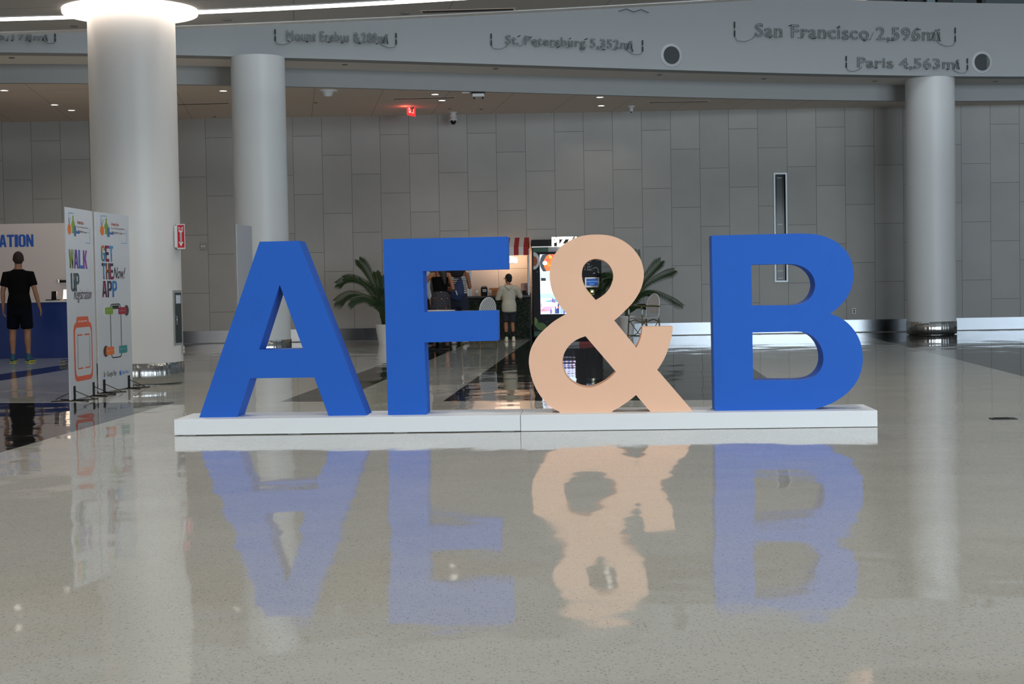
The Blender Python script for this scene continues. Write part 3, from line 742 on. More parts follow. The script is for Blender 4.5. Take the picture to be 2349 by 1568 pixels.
# phone outline and its four callouts
a0, zt = PL2.px(*S5(735, 100)); a1, zb = PL2.px(*S5(905, 835))
link('phone_outline', flat_shape(PL2, [rrect(a0, zb, a1, zt, 0.06), rrect(a0+0.016, zb+0.012, a1-0.016, zt-0.012, 0.05)], 0.0015), INK('black', (28, 28, 32)), T2)
m_ = (a0+a1)/2; link('phone_notch', flat_shape(PL2, [rrect(m_-0.11, zt-0.06, m_+0.11, zt-0.02, 0.015)], 0.0017), INK('black', (28, 28, 32)), T2)
for (x0, y0, x1, y1, c, side, cc, s) in ((665, 150, 778, 240, (112, 150, 36), -1, (200, 205, 212), 'View exhibitor and\nattendee profiles'), (850, 148, 965, 238, (150, 30, 56), 1, (60, 50, 60), 'Schedule\nappointments'),
                                      (680, 700, 795, 797, (214, 108, 40), -1, (50, 44, 50), 'View conference\nagenda'), (862, 680, 975, 770, (40, 130, 136), 1, (190, 196, 204), 'Explore the floor\nplan')):
    p, q = PL2.px(*S5(x0, y0)), PL2.px(*S5(x1, y1))
    cx = p[0] if side < 0 else q[0]; cz = (p[1]+q[1])/2
    link('callout_badge', flat_shape(PL2, [[(cx+0.075*math.cos(k*0.3142), cz+0.062*math.sin(k*0.3142)) for k in range(20)]], 0.0020), INK('badge%d' % x0, cc), T2)
    link('callout', flat_shape(PL2, [rrect(p[0], q[1], q[0], p[1], 0.015)], 0.0026), INK('callout%d' % x0, c), T2)
    bm = ptext(PL2, s, p[0]+0.03, q[1]+0.035, q[0]-0.03, p[1]-0.035, 0.0035); link('callout_text', bm, INK('white', (226, 226, 226)), T2)
# store marks
p, q = PL2.px(*S5(652, 1035)), PL2.px(*S5(690, 1118)); cz = (p[1]+q[1])/2; x0, x1, hh = p[0], q[0], (p[1]-q[1])/2
for tri, c in (([(x0, cz+hh), (x0+(x1-x0)*0.5, cz+hh*0.35), (x0, cz)], (40, 150, 160)), ([(x0, cz), (x0+(x1-x0)*0.5, cz-hh*0.35), (x0, cz-hh)], (50, 90, 180)),
               ([(x0, cz), (x0+(x1-x0)*0.5, cz+hh*0.35), (x1, cz), (x0+(x1-x0)*0.5, cz-hh*0.35)], (200, 150, 60))):
    link('play_mark', flat_shape(PL2, [tri], 0.0016), INK('tri%d' % c[0], c), T2)
bm = ptext_px(PL2, 'Google Play', *S5(695, 1036), *S5(828, 1108), off=0.0015, bold=0.003); link('store_text', bm, INK('storegrey', (60, 62, 66)), T2)
blue_i = INK('store_blue', (44, 110, 200))
p, q = PL2.px(*S5(865, 1000)), PL2.px(*S5(897, 1084)); cx, cz, rx, rz = (p[0]+q[0])/2, (p[1]+q[1])/2-0.012, (q[0]-p[0])/2, (p[1]-q[1])/2*0.72
app = [(0.0, 0.78), (0.35, 1.0), (0.8, 0.8), (0.62, 0.3), (0.95, -0.2), (0.65, -0.85), (0.3, -1.0), (0.0, -0.88), (-0.3, -1.0), (-0.7, -0.75), (-1.0, 0.1), (-0.85, 0.75), (-0.4, 1.0)]
link('fruit_mark', flat_shape(PL2, [[(cx+rx*x, cz+rz*y) for x, y in smooth_curve(app, 3)]], 0.0016), blue_i, T2)
link('fruit_leaf', flat_shape(PL2, [[(cx, cz+rz*1.1), (cx+rx*0.1, cz+rz*1.45), (cx+rx*0.55, cz+rz*1.65), (cx+rx*0.4, cz+rz*1.25)]], 0.0016), blue_i, T2)
bm = ptext_px(PL2, 'App Store', *S5(903, 1020), *S5(995, 1066), off=0.0015); link('store_text', bm, blue_i, T2)

# ================================================================== FITTINGS ON THE NEAR COLUMN
def on_column(phi, r): # phi from facing the camera towards the right
    return C1 + Vector((math.sin(R(phi)), -math.cos(R(phi)), 0))*r
def col_frame(phi, r, z):
    n = Vector((math.sin(R(phi)), -math.cos(R(phi)), 0)); u = Vector((math.cos(R(phi)), math.sin(R(phi)), 0))
    m = Matrix((u, -n, Vector((0, 0, 1)))).transposed().to_4x4(); p = C1 + n*r; m.translation = (p.x, p.y, z); return m
zc = dp(411, 792, 18.75).z; zt = dp(411, 665, 18.75).z
m4 = col_frame(76, 0.485, 0)
t = thing('fire_extinguisher_cabinet', 'grey steel fire extinguisher cabinet with glass door on the near column', 'cabinet', tuple((m4 @ Vector((0, 0, zc)))), 0)
bm = bmesh.new(); w2 = 0.11
for (a, b, c, d) in ((-w2, w2, zt-0.03, zt), (-w2, w2, zc, zc+0.03), (-w2, -w2+0.03, zc+0.03, zt-0.03), (w2-0.03, w2, zc+0.03, zt-0.03)): box(bm, a, b, -0.03, 0.03, c, d, 0, m4)
box(bm, -w2, w2, 0.0, 0.03, zc, zt, 0, m4)
link('cabinet_body', bm, mat('cabinet_steel', (172, 175, 176), 0.35, metal=0.4), t)
bm = bmesh.new(); rbox(bm, -w2+0.025, w2-0.025, -0.036, -0.028, zc+0.03, zt-0.03, 0.003, m4)
d_ = link('door', bm, mat('door_glass', (60, 66, 66), 0.12), t)
bm = bmesh.new(); chain(bm, [m4 @ Vector((-0.07, -0.036, z)) for z in (0.70, 0.701)] + [m4 @ Vector((-0.07, -0.05, z)) for z in (0.71, 0.80)] + [m4 @ Vector((-0.07, -0.036, 0.81))], [0.006]*5, 8, (1, 0, 0)); link('door_pull', bm, M_STEEL, t)
bm = bmesh.new(); rbox(bm, -0.06, 0.06, -0.040, -0.036, zt-0.16, zt-0.06, 0.002, m4); link('inspection_tag', bm, M_BOARD, t)
m5 = col_frame(82, 0.55, 0); z0, z1 = dp(414, 571, 18.8).z, dp(414, 514, 18.8).z
t = thing('fire_extinguisher_sign', 'red and white projecting sign reading FIRE EXTINGUISHER on the near column', 'sign', tuple((m5 @ Vector((0, 0, z0)))), 0)
# V-shaped sign: two faces meeting at an outer edge
pf0 = dp(405.5, 540, 18.76); pf1 = dp(424.0, 540, 18.74); pf2 = dp(414, 540, 18.98); A0 = Vector((pf0.x, 18.76, 0)); A1 = Vector((pf1.x, 18.74, 0)); A2 = Vector((pf2.x, 18.98, 0))
SP = Plane(A0, (A1-A0)); sw = (A1-A0).length
bm = bmesh.new()
for P_, Q_ in ((A0, A1), (A1, A2)):
    vs = [P_+Vector((0, 0, z0)), Q_+Vector((0, 0, z0)), Q_+Vector((0, 0, z1)), P_+Vector((0, 0, z1))]
    n = (Q_-P_).normalized().cross(Vector((0, 0, 1)))*-0.004
    f = [bm.verts.new(v) for v in vs]; g = [bm.verts.new(v+n) for v in vs]
    bm.faces.new(f); bm.faces.new(g[::-1])
    for i in range(4): bm.faces.new((f[i], f[(i+1) % 4], g[(i+1) % 4], g[i]))
box(bm, A0.x-0.03, A0.x+0.004, A0.y+0.0, A0.y+0.012, z0+0.02, z1-0.02)
link('sign_plate', bm, M_WHITE, t)
link('red_field', flat_shape(SP, [rrect(sw*0.1, z0+0.015, sw*0.94, z1-0.012, 0.006)], 0.002), mat('sign_red', (196, 20, 40), 0.4), t)
mid_ = sw*0.52; hw = sw*0.11
arrow = [(mid_-hw*2.8, z1-0.03), (mid_, z1-0.05), (mid_+hw*2.8, z1-0.03), (mid_+hw*2.6, z1-0.085), (mid_+hw, z1-0.10), (mid_+hw, z0+0.085), (mid_+hw*2.7, z0+0.085), (mid_, z0+0.028), (mid_-hw*2.7, z0+0.085), (mid_-hw, z0+0.085), (mid_-hw, z1-0.10), (mid_-hw*2.6, z1-0.085)]
link('white_arrow', flat_shape(SP, [arrow], 0.004), M_WHITE, t)
bm = ptext(SP, 'FIRE', mid_-hw*2.4, z1-0.08, mid_+hw*2.4, z1-0.05, 0.006, bold=0.03); link('sign_text', bm, mat('sign_red', (196, 20, 40)), t)
for i, ch in enumerate('EXTINGUISHER'):
    zz = z1-0.105-i*0.0105; bm = ptext(SP, ch, mid_-hw*(0.25 if ch == 'I' else 0.6), zz-0.008, mid_+hw*(0.25 if ch == 'I' else 0.6), zz, 0.006, bold=0.02); link('sign_text', bm, mat('sign_dark', (60, 24, 30)), t)
m6 = col_frame(-6, 0.517, 0); z0, z1 = dp(302, 552, 18.4).z, dp(302, 497, 18.4).z
bm = bmesh.new(); rbox(bm, -0.22, -0.015, -0.03, 0.0, z0, z1, 0.003, m6)
tag(link('wall_plate', bm, mat('plate_grey', (150, 150, 146), 0.5)), 'small grey plate on the near column, half hidden by the GET THE APP board', 'plate')
m7 = col_frame(90, 0.513, 0); z0, z1 = dp(418, 812, 18.85).z, dp(418, 793, 18.85).z
t = thing('power_outlet', 'grey double power outlet low on the near column below the extinguisher cabinet', 'power outlet', tuple(m7 @ Vector((0, 0, z0))), 0)
bm = bmesh.new(); rbox(bm, -0.04, 0.04, -0.02, 0.004, z0, z1, 0.003, m7); link('cover_plate', bm, mat('plate_grey', (150, 150, 146)), t)
for k in (0.3, 0.72):
    bm = bmesh.new(); zc_ = z0+(z1-z0)*k; rbox(bm, -0.028, 0.022, -0.026, -0.019, zc_-0.015, zc_+0.015, 0.003, m7); link('socket', bm, M_WHITE, t)

# ================================================================== REGISTRATION BOOTH
BW = 29.5; bxr = dp(200, 600, BW).x
bz = dp(100, 512, BW).z
t = thing('booth_wall', 'white booth back wall with blue lettering ending in ATION', 'partition', (bxr-3, BW, 0))
bm = bmesh.new(); rbox(bm, bxr-6.0, bxr, BW, BW+0.06, 0, bz, 0.003); link('wall_panel', bm, mat('booth_white', (206, 198, 196), 0.6), t)
PB = Plane((0, BW, 0), (1, 0, 0)); m_ = mat('booth_blue_ink', (26, 84, 176), 0.5)
a0, zt = PB.px(-2.5, 538.5); a1, zb = PB.px(78, 565.5)
wd = (a1-a0); s = 'REGISTRATION'; rel = dict(I=0.5); ws = [rel.get(c, 1.0) for c in s]; unit = wd/sum(ws[7:]); x = a0-unit*sum(ws[:7])
for c, q in zip(s, ws):
    link('letter', block_char(PB, c, x+unit*0.02, zb, x+unit*q-unit*0.04, zt, 0.004), m_, t); x += unit*q
cxr = dp(178, 780, 27).x
t = thing('booth_counter', 'blue registration counter with thin white top in front of the booth wall', 'counter', (cxr-3, 27.3, 0))
bm = bmesh.new(); rbox(bm, cxr-6, cxr, 27.0, 27.62, 0.0, 0.955, 0.004); link('counter_body', bm, mat('counter_blue', (9, 44, 112), 0.45, noise=0.02), t)
bm = bmesh.new(); rbox(bm, cxr-6.02, cxr+0.02, 26.97, 27.65, 0.956, 0.985, 0.004); link('counter_top', bm, mat('counter_white', (206, 204, 202), 0.35), t)
CTZ = 0.986
c = dp(125, 690, 27.25)
t = thing('payment_terminal', 'small black card terminal standing on the blue counter', 'card terminal', (c.x, 27.25, CTZ))
bm = bmesh.new(); rbox(bm, c.x-0.13, c.x+0.12, 27.16, 27.32, CTZ, CTZ+0.018, 0.005); link('base', bm, M_BLACK, t)
bm = bmesh.new(); rbox(bm, c.x-0.045, c.x+0.045, -0.012, 0.012, 0, 0.145, 0.008, Matrix.Translation((0, 27.22, CTZ+0.016)) @ Matrix.Rotation(R(-12), 4, 'X')); link('handset', bm, M_BLACK, t)
c = dp(150, 690, 27.3)
t = thing('table_lamp', 'small lit white lamp on the blue counter beside the WALK UP board', 'lamp', (c.x, 27.3, CTZ))
bm = bmesh.new(); lathe(bm, [(0.05, CTZ), (0.05, CTZ+0.012), (0.012, CTZ+0.014), (0.012, CTZ+0.03)], c.x+0.01, 27.3, 24, True); link('lamp_base', bm, M_BLACK, t, True)
bm = bmesh.new(); lathe(bm, [(0.05, CTZ+0.02), (0.036, CTZ+0.185)], c.x+0.01, 27.3, 24, True); link('lamp_shade', bm, mat('lamp_shade', (255, 226, 196), 0.5, emit=1.6), t, True)
pl = bpy.data.lights.new('lamp_bulb', 'POINT'); pl.energy = 12; pl.color = (1, 0.72, 0.5); pl.shadow_soft_size = 0.05
po = bpy.data.objects.new('lamp_bulb', pl); po.location = (c.x+0.01, 27.42, CTZ+0.15); COL.objects.link(po)
z = dp(140, 645, 29.4).z; xa, xb = dp(134, 645, 29.4).x, dp(172, 645, 29.4).x
t = thing('wall_bar', 'black horizontal bar with a bright end fixed to the white booth wall', 'bar', (xa, 29.4, z))
bm = bmesh.new(); rbox(bm, xa+0.03, xb, 29.38, 29.5, z-0.022, z+0.022, 0.004); link('bar', bm, M_BLACK, t)
bm = bmesh.new(); rbox(bm, xa, xa+0.03, 29.37, 29.5, z-0.03, z+0.04, 0.004); link('end_cap', bm, M_STEEL, t)
c0, c1 = fl(136, 836), fl(170, 836)
bm = bmesh.new()
for (zz0, zz1) in ((0, 0.035), (0.05, 0.07)): rbox(bm, c0.x, c1.x, c0.y, c0.y+0.3, zz0, zz1, 0.004)
for xx in (c0.x+0.01, c1.x-0.03): rbox(bm, xx, xx+0.02, c0.y+0.1, c0.y+0.2, 0.03, 0.055, 0.002)
tag(link('chrome_base', bm, mat('chrome', (210, 214, 214), 0.08, metal=1.0)), 'low shiny chrome base on the floor behind the WALK UP board', 'base')
# small cover plate let into the floor at the right
f0, f1 = fl(2273, 961), fl(2334, 961)
bm = bmesh.new(); rbox(bm, f0.x, f1.x, f0.y-0.06, f0.y+0.06, 0.0, 0.006, 0.002)
t = thing('floor_plate', 'small dark flat plate lying on the floor at the far right', 'floor plate', ((f0.x+f1.x)/2, f0.y, 0)); link('plate', bm, M_GRAPH, t)
bm = bmesh.new(); rbox(bm, f0.x+0.03, f1.x-0.05, f0.y-0.02, f0.y+0.03, 0.006, 0.011, 0.002); link('flap', bm, M_BLACK, t)
# ================================================================== CEILING AND FASCIA FITTINGS
LOWZ = LZ
for (x, y, lab) in ((125, 240, 'round downlight in the low ceiling left of the near column, left one of the pair'), (164, 252.5, 'round downlight in the low ceiling left of the near column, right one of the pair'), (10, 207, 'round downlight in the low ceiling at the left edge'),
                    (512, 208, 'round downlight in the low ceiling beside the middle column'), (998, 216, 'downlight right of the exit sign, the one nearer the fascia'), (1014, 230, 'downlight right of the exit sign, the one nearer the panel wall'),
                    (1376, 222.5, 'downlight above the ampersand, the one nearer the fascia'), (1379, 242, 'downlight above the ampersand, the one nearer the panel wall')):
    p = fl(x, y, LOWZ); downlight(p.x, p.y, LOWZ, 0.065, lab, 14 if x > 1300 else 38, 'downlights in the low ceiling', (1.0, 0.86, 0.72))
def slot_diffuser(x0, y0, x1, y1, z, label, wd=0.05):
    p, q = fl(x0, y0, z), fl(x1, y1, z); d = (q-p).normalized(); n = Vector((-d.y, d.x, 0))
    m4 = Matrix((d, n, Vector((0, 0, 1)))).transposed().to_4x4(); m4.translation = p; L = (q-p).length
    t = thing('slot_diffuser', label, 'air vent', tuple(p), 0, 'slot air vents in the ceilings')
    bm = bmesh.new(); box(bm, 0, L, -wd, wd, -0.010, 0.02, 0, m4); link('slot', bm, M_BLACK, t)
    bm = bmesh.new(); box(bm, -0.03, L+0.03, -wd-0.03, -wd, -0.004, 0.02, 0, m4); box(bm, -0.03, L+0.03, wd, wd+0.03, -0.004, 0.02, 0, m4); link('frame', bm, mat('low_ceiling_paint', (196, 184, 172)), t)
slot_diffuser(903, 226.3, 1042, 223, LOWZ, 'dark slot air vent in the low ceiling above the exit sign', 0.03)
slot_diffuser(409, 239, 524, 236.3, LOWZ, 'dark slot air vent in the low ceiling between the two left columns', 0.03)
slot_diffuser(1490, 234, 1624, 232, LOWZ, 'dark slot air vent in the low ceiling near the right', 0.03)
slot_diffuser(970, 26.5, 1177, 20.5, CZ, 'dark slot air vent in the near ceiling close to its edge', 0.045)
# exit sign, seen edge-on
p = dp(943, 232, 31.6); X, Y = p.x, 31.6
t = thing('exit_sign', 'red glowing exit sign hanging edge-on from the low ceiling', 'exit sign', (X, Y, LOWZ))
bm = bmesh.new(); lathe(bm, [(0.055, LOWZ), (0.055, LOWZ-0.02), (0.03, LOWZ-0.05)], X, Y, 20, True); box(bm, X-0.03, X+0.03, Y-0.03, Y+0.03, LOWZ-0.1, LOWZ-0.02); link('ceiling_mount', bm, mat('mount_grey', (110, 106, 100), 0.5), t)
zt, zb = dp(943, 236, Y).z, dp(943, 265.5, Y).z
bm = bmesh.new(); rm = Matrix.Translation((X, Y, 0)) @ Matrix.Rotation(R(66), 4, 'Z'); rbox(bm, -0.17, 0.17, -0.006, 0.006, zb, zt, 0.002, rm); link('sign_face', bm, mat('exit_red', (255, 40, 40), 0.4, emit=1.6), t)
bm = bmesh.new(); rbox(bm, -0.175, 0.175, -0.012, 0.012, zt-0.02, zt+0.01, 0.003, rm); link('top_rail', bm, mat('mount_grey', (110, 106, 100)), t)
for s_ in (1, -1):
    bm = fit(text_mesh('EXIT', bold=0.02), 0.24, 0.15); bmesh.ops.transform(bm, matrix=rm @ Matrix.Rotation(R(0 if s_ > 0 else 180), 4, 'Z') @ Matrix.Translation((-0.12, -0.0085, (zt+zb)/2-0.075)) @ Matrix.Rotation(R(90), 4, 'X'), verts=bm.verts)
    link('exit_text', bm, mat('exit_white', (255, 200, 190), 0.5, emit=1.2), t)
pe = bpy.data.lights.new('exit_glow', 'POINT'); pe.energy = 2.5; pe.color = (1, 0.12, 0.08); pe.shadow_soft_size = 0.08
po = bpy.data.objects.new('exit_glow', pe); po.location = (X-0.1, Y-0.2, (zt+zb)/2); COL.objects.link(po)
# dome camera
p = dp(1040, 270, 32.7); X, Y = p.x, 32.6
t = thing('dome_camera', 'white dome security camera hanging from the low ceiling by the panel wall', 'security camera', (X, Y, LOWZ))
zt, zb = LOWZ, dp(1040, 286, Y).z; h = zt-zb
bm = bmesh.new(); lathe(bm, [(0.09, zt), (0.09, zt-0.01), (0.05, zt-0.02), (0.075, zt-h*0.3), (0.075, zt-h*0.58), (0.088, zt-h*0.6), (0.088, zt-h*0.66), (0.07, zt-h*0.68)], X, Y, 32, True); link('housing', bm, M_WHITE, t, True)
bm = bmesh.new(); ball(bm, (X, Y, zt-h*0.68), (0.062, 0.062, h*0.32), 24, 14); link('lens_dome', bm, mat('smoked_dome', (12, 12, 14), 0.1), t)
# second, small dome further right and a smoke detector near the middle column
def small_dome(x, y, lab, r=0.06, dark=True):
    p = fl(x, y, LOWZ); t = thing('ceiling_detector', lab, 'detector', (p.x, p.y, LOWZ), 0, 'round detectors in the low ceiling')
    bm = bmesh.new(); lathe(bm, [(r*1.4, LOWZ), (r*1.35, LOWZ-0.02), (r*0.8, LOWZ-0.03), (r*0.55, LOWZ-0.10), (r*0.3, LOWZ-0.115)], p.x, p.y, 28, True); link('housing', bm, M_WHITE, t, True)
    if dark: bm = bmesh.new(); ball(bm, (p.x, p.y, LOWZ-0.115), 0.02, 12, 8); link('lens', bm, M_BLACK, t)
small_dome(1448, 243, 'small white ceiling detector with dark lens above the right of the ampersand')
small_dome(752, 207, 'white dished ceiling detector right of the middle column', 0.13, False)
# wireless unit
p = fl(1096, 211.5, LOWZ); t = thing('projector_unit', 'small white box unit bracketed under the low ceiling by the fascia', 'ceiling unit', (p.x, p.y, LOWZ))
bm = bmesh.new(); rbox(bm, p.x-0.1, p.x+0.12, p.y-0.09, p.y+0.09, LOWZ-0.09, LOWZ-0.03, 0.012); link('casing', bm, M_WHITE, t)
bm = bmesh.new(); box(bm, p.x-0.12, p.x+0.13, p.y-0.05, p.y+0.05, LOWZ-0.032, LOWZ); 
for s_ in (-0.07, 0.09): chain(bm, [(p.x+s_, p.y, LOWZ-0.08), (p.x+s_, p.y-0.02, LOWZ-0.115)], [0.01, 0.014], 10)
link('bracket', bm, M_BLACK, t)
p = fl(1068, 212, LOWZ)
bm = bmesh.new(); rbox(bm, p.x-0.07, p.x+0.07, p.y-0.06, p.y+0.06, LOWZ-0.02, LOWZ, 0.006); tag(link('ceiling_plate', bm, M_WHITE), 'flat white plate on the low ceiling left of the box unit', 'plate')
# sprinkler covers: thin dark-edged discs
def disc_cover(x, y, z, lab, r=0.06):
    p = fl(x, y, z); bm = bmesh.new(); lathe(bm, [(0.001, z-0.012), (r*0.9, z-0.012), (r, z-0.006), (r, z)], p.x, p.y, 24)
    tag(link('sprinkler_cover', bm, mat('cover_grey', (120, 118, 114), 0.6), None, True), lab, 'sprinkler cover', 'sprinkler covers')
disc_cover(521, 45, CZ, 'round cover in the near ceiling just right of the light ring')
disc_cover(930, 30, CZ, 'round cover in the near ceiling left of the slot vent')
disc_cover(170, 60, CZ, 'round cover in the near ceiling left of the near column', 0.05)
for (x, y, lab) in ((27, 132, 'cover in the soffit at the left edge'), (791, 147.5, 'cover in the soffit right of the middle column'), (1137, 157, 'cover in the soffit below the second row of script'), (1513, 171, 'cover in the soffit below the round grille'),
                    (1753, 180, 'cover in the soffit right of the centre'), (2007, 185.5, 'cover in the soffit just left of the right column'), (2284, 186, 'cover in the soffit at the far right')): disc_cover(x, y, SZ, lab, 0.05)
for (x, y, lab) in ((492, 267, 'tiny cover in the low ceiling left of the middle column'), (724, 235, 'tiny cover in the low ceiling right of the middle column'), (1104, 250, 'tiny cover in the low ceiling right of the dome camera'), (1032, 249, 'tiny cover in the low ceiling above the dome camera')): disc_cover(x, y, LOWZ, lab, 0.04)
# ---- round grilles on the fascia
def fas_hit(x, y):
    Y = 29.0
    for _ in range(20):
        p = dp(x, y, Y); Y = fas(p.x)
    return dp(x, y, Y)
def fas_frame(X, z):
    e = 0.05; u = Vector((2*e, fas(X+e)-fas(X-e), 0)).normalized(); n = Vector((u.y, -u.x, 0))
    m = Matrix((u, Vector((0, 0, 1)), n)).transposed().to_4x4(); m.translation = (X, fas(X), z); return m   # local: x along, y up, z out
for (x, y, lab) in ((1540, 127, 'round dark grille on the white fascia left of the San Francisco lettering'), (2252.5, 143, 'round dark grille on the white fascia right of the Paris lettering')):
    p = fas_hit(x, y); m4 = fas_frame(p.x, p.z); t = thing('speaker_grille', lab, 'grille', tuple(p), 0, 'round grilles on the fascia')
    bm = bmesh.new(); r = 0.163
    rr = [(r+0.055, 0.0), (r+0.055, 0.006), (r+0.04, 0.010), (r+0.02, 0.006), (r+0.012, 0.018), (r, 0.018), (r, 0.0)]
    lathe(bm, rr, 0, 0, 48); bmesh.ops.transform(bm, matrix=m4, verts=bm.verts); link('rim', bm, mat('grille_rim', (176, 178, 178), 0.5), t, True)
    bm = bmesh.new(); lathe(bm, [(0.001, 0.001), (r, 0.001)], 0, 0, 32); bmesh.ops.transform(bm, matrix=m4, verts=bm.verts); link('backing', bm, mat('grille_black', (16, 17, 18), 0.7), t)
    bm = bmesh.new()
    for i in range(-7, 8):
        a = i*0.021; L = math.sqrt(max(r*r-a*a, 0.0001)); box(bm, a-0.0035, a+0.0035, -L, L, 0.004, 0.010, 0, m4); box(bm, -L, L, a-0.0025, a+0.0025, 0.003, 0.009, 0, m4)
    link('mesh_bars', bm, mat('grille_bar', (78, 84, 86), 0.5), t)
# ---- unlit tube lettering on the fascia
M_TUBE = mat('unlit_tube', (98, 104, 104), 0.35); M_TUBEB = mat('blackout_tube', (34, 38, 40), 0.5)
def split_parts(bm, name, m, th, axis):
    """loose shells that overlap along the axis belong to one letter; each letter its own mesh"""
    left = set(bm.verts); isl = []
    while left:
        st = [left.pop()]; g = [st[0]]
        while st:
            v = st.pop()
            for e in v.link_edges:
                o = e.other_vert(v)
                if o in left: left.discard(o); st.append(o); g.append(o)
        d = [v.co.dot(axis) for v in g]; isl.append((min(d), max(d), g))
    isl.sort(key=lambda q: q[0]); cl = []
    for a, b, g in isl:
        if cl and a < cl[-1][1]-0.25*min(b-a, cl[-1][1]-cl[-1][0]): cl[-1][1] = max(cl[-1][1], b); cl[-1][2] += g
        else: cl.append([a, b, list(g)])
    for a, b, g in cl:
        gs = set(g); b2 = bmesh.new(); vm = {v: b2.verts.new(v.co) for v in g}
        for f in {f for v in g for f in v.link_faces}:
            try: b2.faces.new([vm[v] for v in f.verts])
            except ValueError: pass
        link(name, b2, m, th, True)
    bm.free()
def tube_words(s, num, x0, y0, x1, y1, hpx, label, cat='lettering', xtext=(0.09, 0.93)):
    """outlined tube letters following the curved wall from one end to the other, tails and black end pieces"""
    p, q = fas_hit(x0, y0), fas_hit(x1, y1); pm = fas_hit(x0, y0-hpx); h = (pm.z-p.z)*0.74; L = q.x-p.x
    def W(a, b, o=0.03):  # a 0..1 along, b metres above the base line
        X = p.x+L*a; z = p.z+(q.z-p.z)*a+b; m = fas_frame(X, z); return m @ Vector((0, 0, o))
    t = thing('tube_lettering', label, cat, tuple(p), 0, 'unlit tube lettering on the fascia')
    full = s+' '+num
    bm = text_mesh(full, outline=0.013, res=3, spacing=1.05); fit(bm, 1.0, None)
    ys = [v.co.y for v in bm.verts]; zs = [v.co.z for v in bm.verts]
    b2 = text_mesh('M'); mh = max(v.co.y for v in b2.verts)-min(v.co.y for v in b2.verts); b2.free()
    ymax = max(ys); a0, a1 = xtext; zsc = h/0.9
    for v in bm.verts:
        v.co = W(a0+(a1-a0)*v.co.x, (v.co.y/ymax)*h*1.12 - h*0.12, 0.03+v.co.z*0.8)
    split_parts(bm, 'tube_letter', M_TUBE, t, Vector((fas_frame(p.x+L/2, 0).col[0][:3])))
    for e, sgn in ((0.0, 1), (1.0, -1)):
        da = sgn*h*0.75/L; k = h*0.3; bm = bmesh.new()
        chain(bm, [W(e, h*0.7), W(e, 0), W(e+da*0.25, -k), W(e+da, -k*1.15), W(e+da*1.7, -k*0.5), W(e+da*2.0, h*0.1)], [0.005]*6, 6)
        link('tube_tail', bm, M_TUBE, t, True)
        for b in (h*0.82, h*0.2):
            bm = bmesh.new(); chain(bm, [W(e, b+h*0.18), W(e, b-h*0.18)], [0.012]*2, 8); link('end_cap', bm, M_TUBEB, t, True)
    for i in range(len(full)//3):
        a = a0+(a1-a0)*(0.1+0.86*i/(len(full)//3)); bm = bmesh.new(); chain(bm, [W(a, h*0.05, 0.045), W(a+0.02, h*0.02, 0.045), W(a+0.035, h*random.uniform(0.3, 0.8), 0.045)], [0.005]*3, 6); link('tube_tail', bm, M_TUBE, t, True)
    for i in range(len(full)//3):
        a = a0+(a1-a0)*(i+random.random())/(len(full)//3); b = random.choice((0.0, 0.0, h*0.85)); bm = bmesh.new(); chain(bm, [W(a, b, 0.045), W(a+random.uniform(0.006, 0.02), b+random.uniform(-0.02, 0.03), 0.045)], [0.008]*2, 6); link('blackout_piece', bm, M_TUBEB, t, True)
    bm = bmesh.new(); chain(bm, [W(a1-0.045, h*0.05, 0.05), W(a1-0.022, h*0.85, 0.05), W(a1-0.002, h*0.02, 0.05)], [0.008]*3, 6); link('blackout_piece', bm, M_TUBEB, t, True)
tube_words('San Francisco', '2,596mi', 1684, 84, 2190, 96, 44, 'unlit tube lettering San Francisco 2,596mi, largest script on the fascia')
tube_words('Paris', '4,563mi', 1940, 155, 2218, 160, 34, 'unlit tube lettering Paris 4,563mi above the right column')
tube_words('St. Petersburg', '5,352mi', 1126, 104, 1473, 118, 34, 'unlit tube lettering St. Petersburg 5,352mi on the fascia')
tube_words('Mount Erebus', '8,289mi', 631, 94, 908, 102, 34, 'unlit tube lettering Mount Erebus 8,289mi on the fascia')
tube_words('Rome', '5,178mi', -120, 92, 127, 95, 22, 'unlit tube lettering cut off at the left edge of the fascia')
t0 = fas_hit(1418, 24)
bm = bmesh.new(); mm = [fas_frame(t0.x+0.14*k, t0.z+(0.03 if k % 2 else -0.02)) @ Vector((0, 0, 0.03)) for k in range(5)]
chain(bm, mm, [0.006]*5, 6); tag(link('tube_scrap', bm, M_TUBEB, None, True), 'short dark tube tail on the fascia right under the near ceiling edge', 'tube')
# ---- upper storey seen over the fascia
def upper_block(x0, x1, ht, Y, c, lab, cat, name, emit=0, d=0.4):
    a, b = dp(x0, 5, Y).x, dp(x1, 5, Y).x
    bm = bmesh.new(); rbox(bm, a, b, Y, Y+d, FZ-0.24, FZ-0.24+ht, 0.02); tag(link(name, bm, mat('upper_'+name+str(x0), c, 0.5, emit=emit)), lab, cat)
upper_block(1936, 1965, 3.0, 36.0, (200, 160, 130), 'warm cupboard with added glow on the upper storey, the left one', 'cupboard', 'cupboard', 0.5)  # added glow makes both cupboards look lit and mirror in the floor
upper_block(1968, 1988, 3.0, 36.0, (214, 176, 148), 'warm cupboard with added glow on the upper storey, the right one', 'cupboard', 'cupboard', 0.6)
upper_block(2058, 2076, 1.3, 34.4, (20, 22, 24), 'dark seat block on the upper storey, left of the long one', 'seat', 'seat')
upper_block(2080, 2118, 1.3, 34.4, (24, 24, 26), 'long dark seat block on the upper storey', 'seat', 'seat')
upper_block(2150, 2186, 1.3, 34.4, (26, 28, 30), 'dark seat block on the upper storey, rightmost of three', 'seat', 'seat')
upper_block(2252, 2262, 1.5, 34.0, (30, 28, 28), 'narrow dark post box on the upper storey at the far right', 'post', 'post')
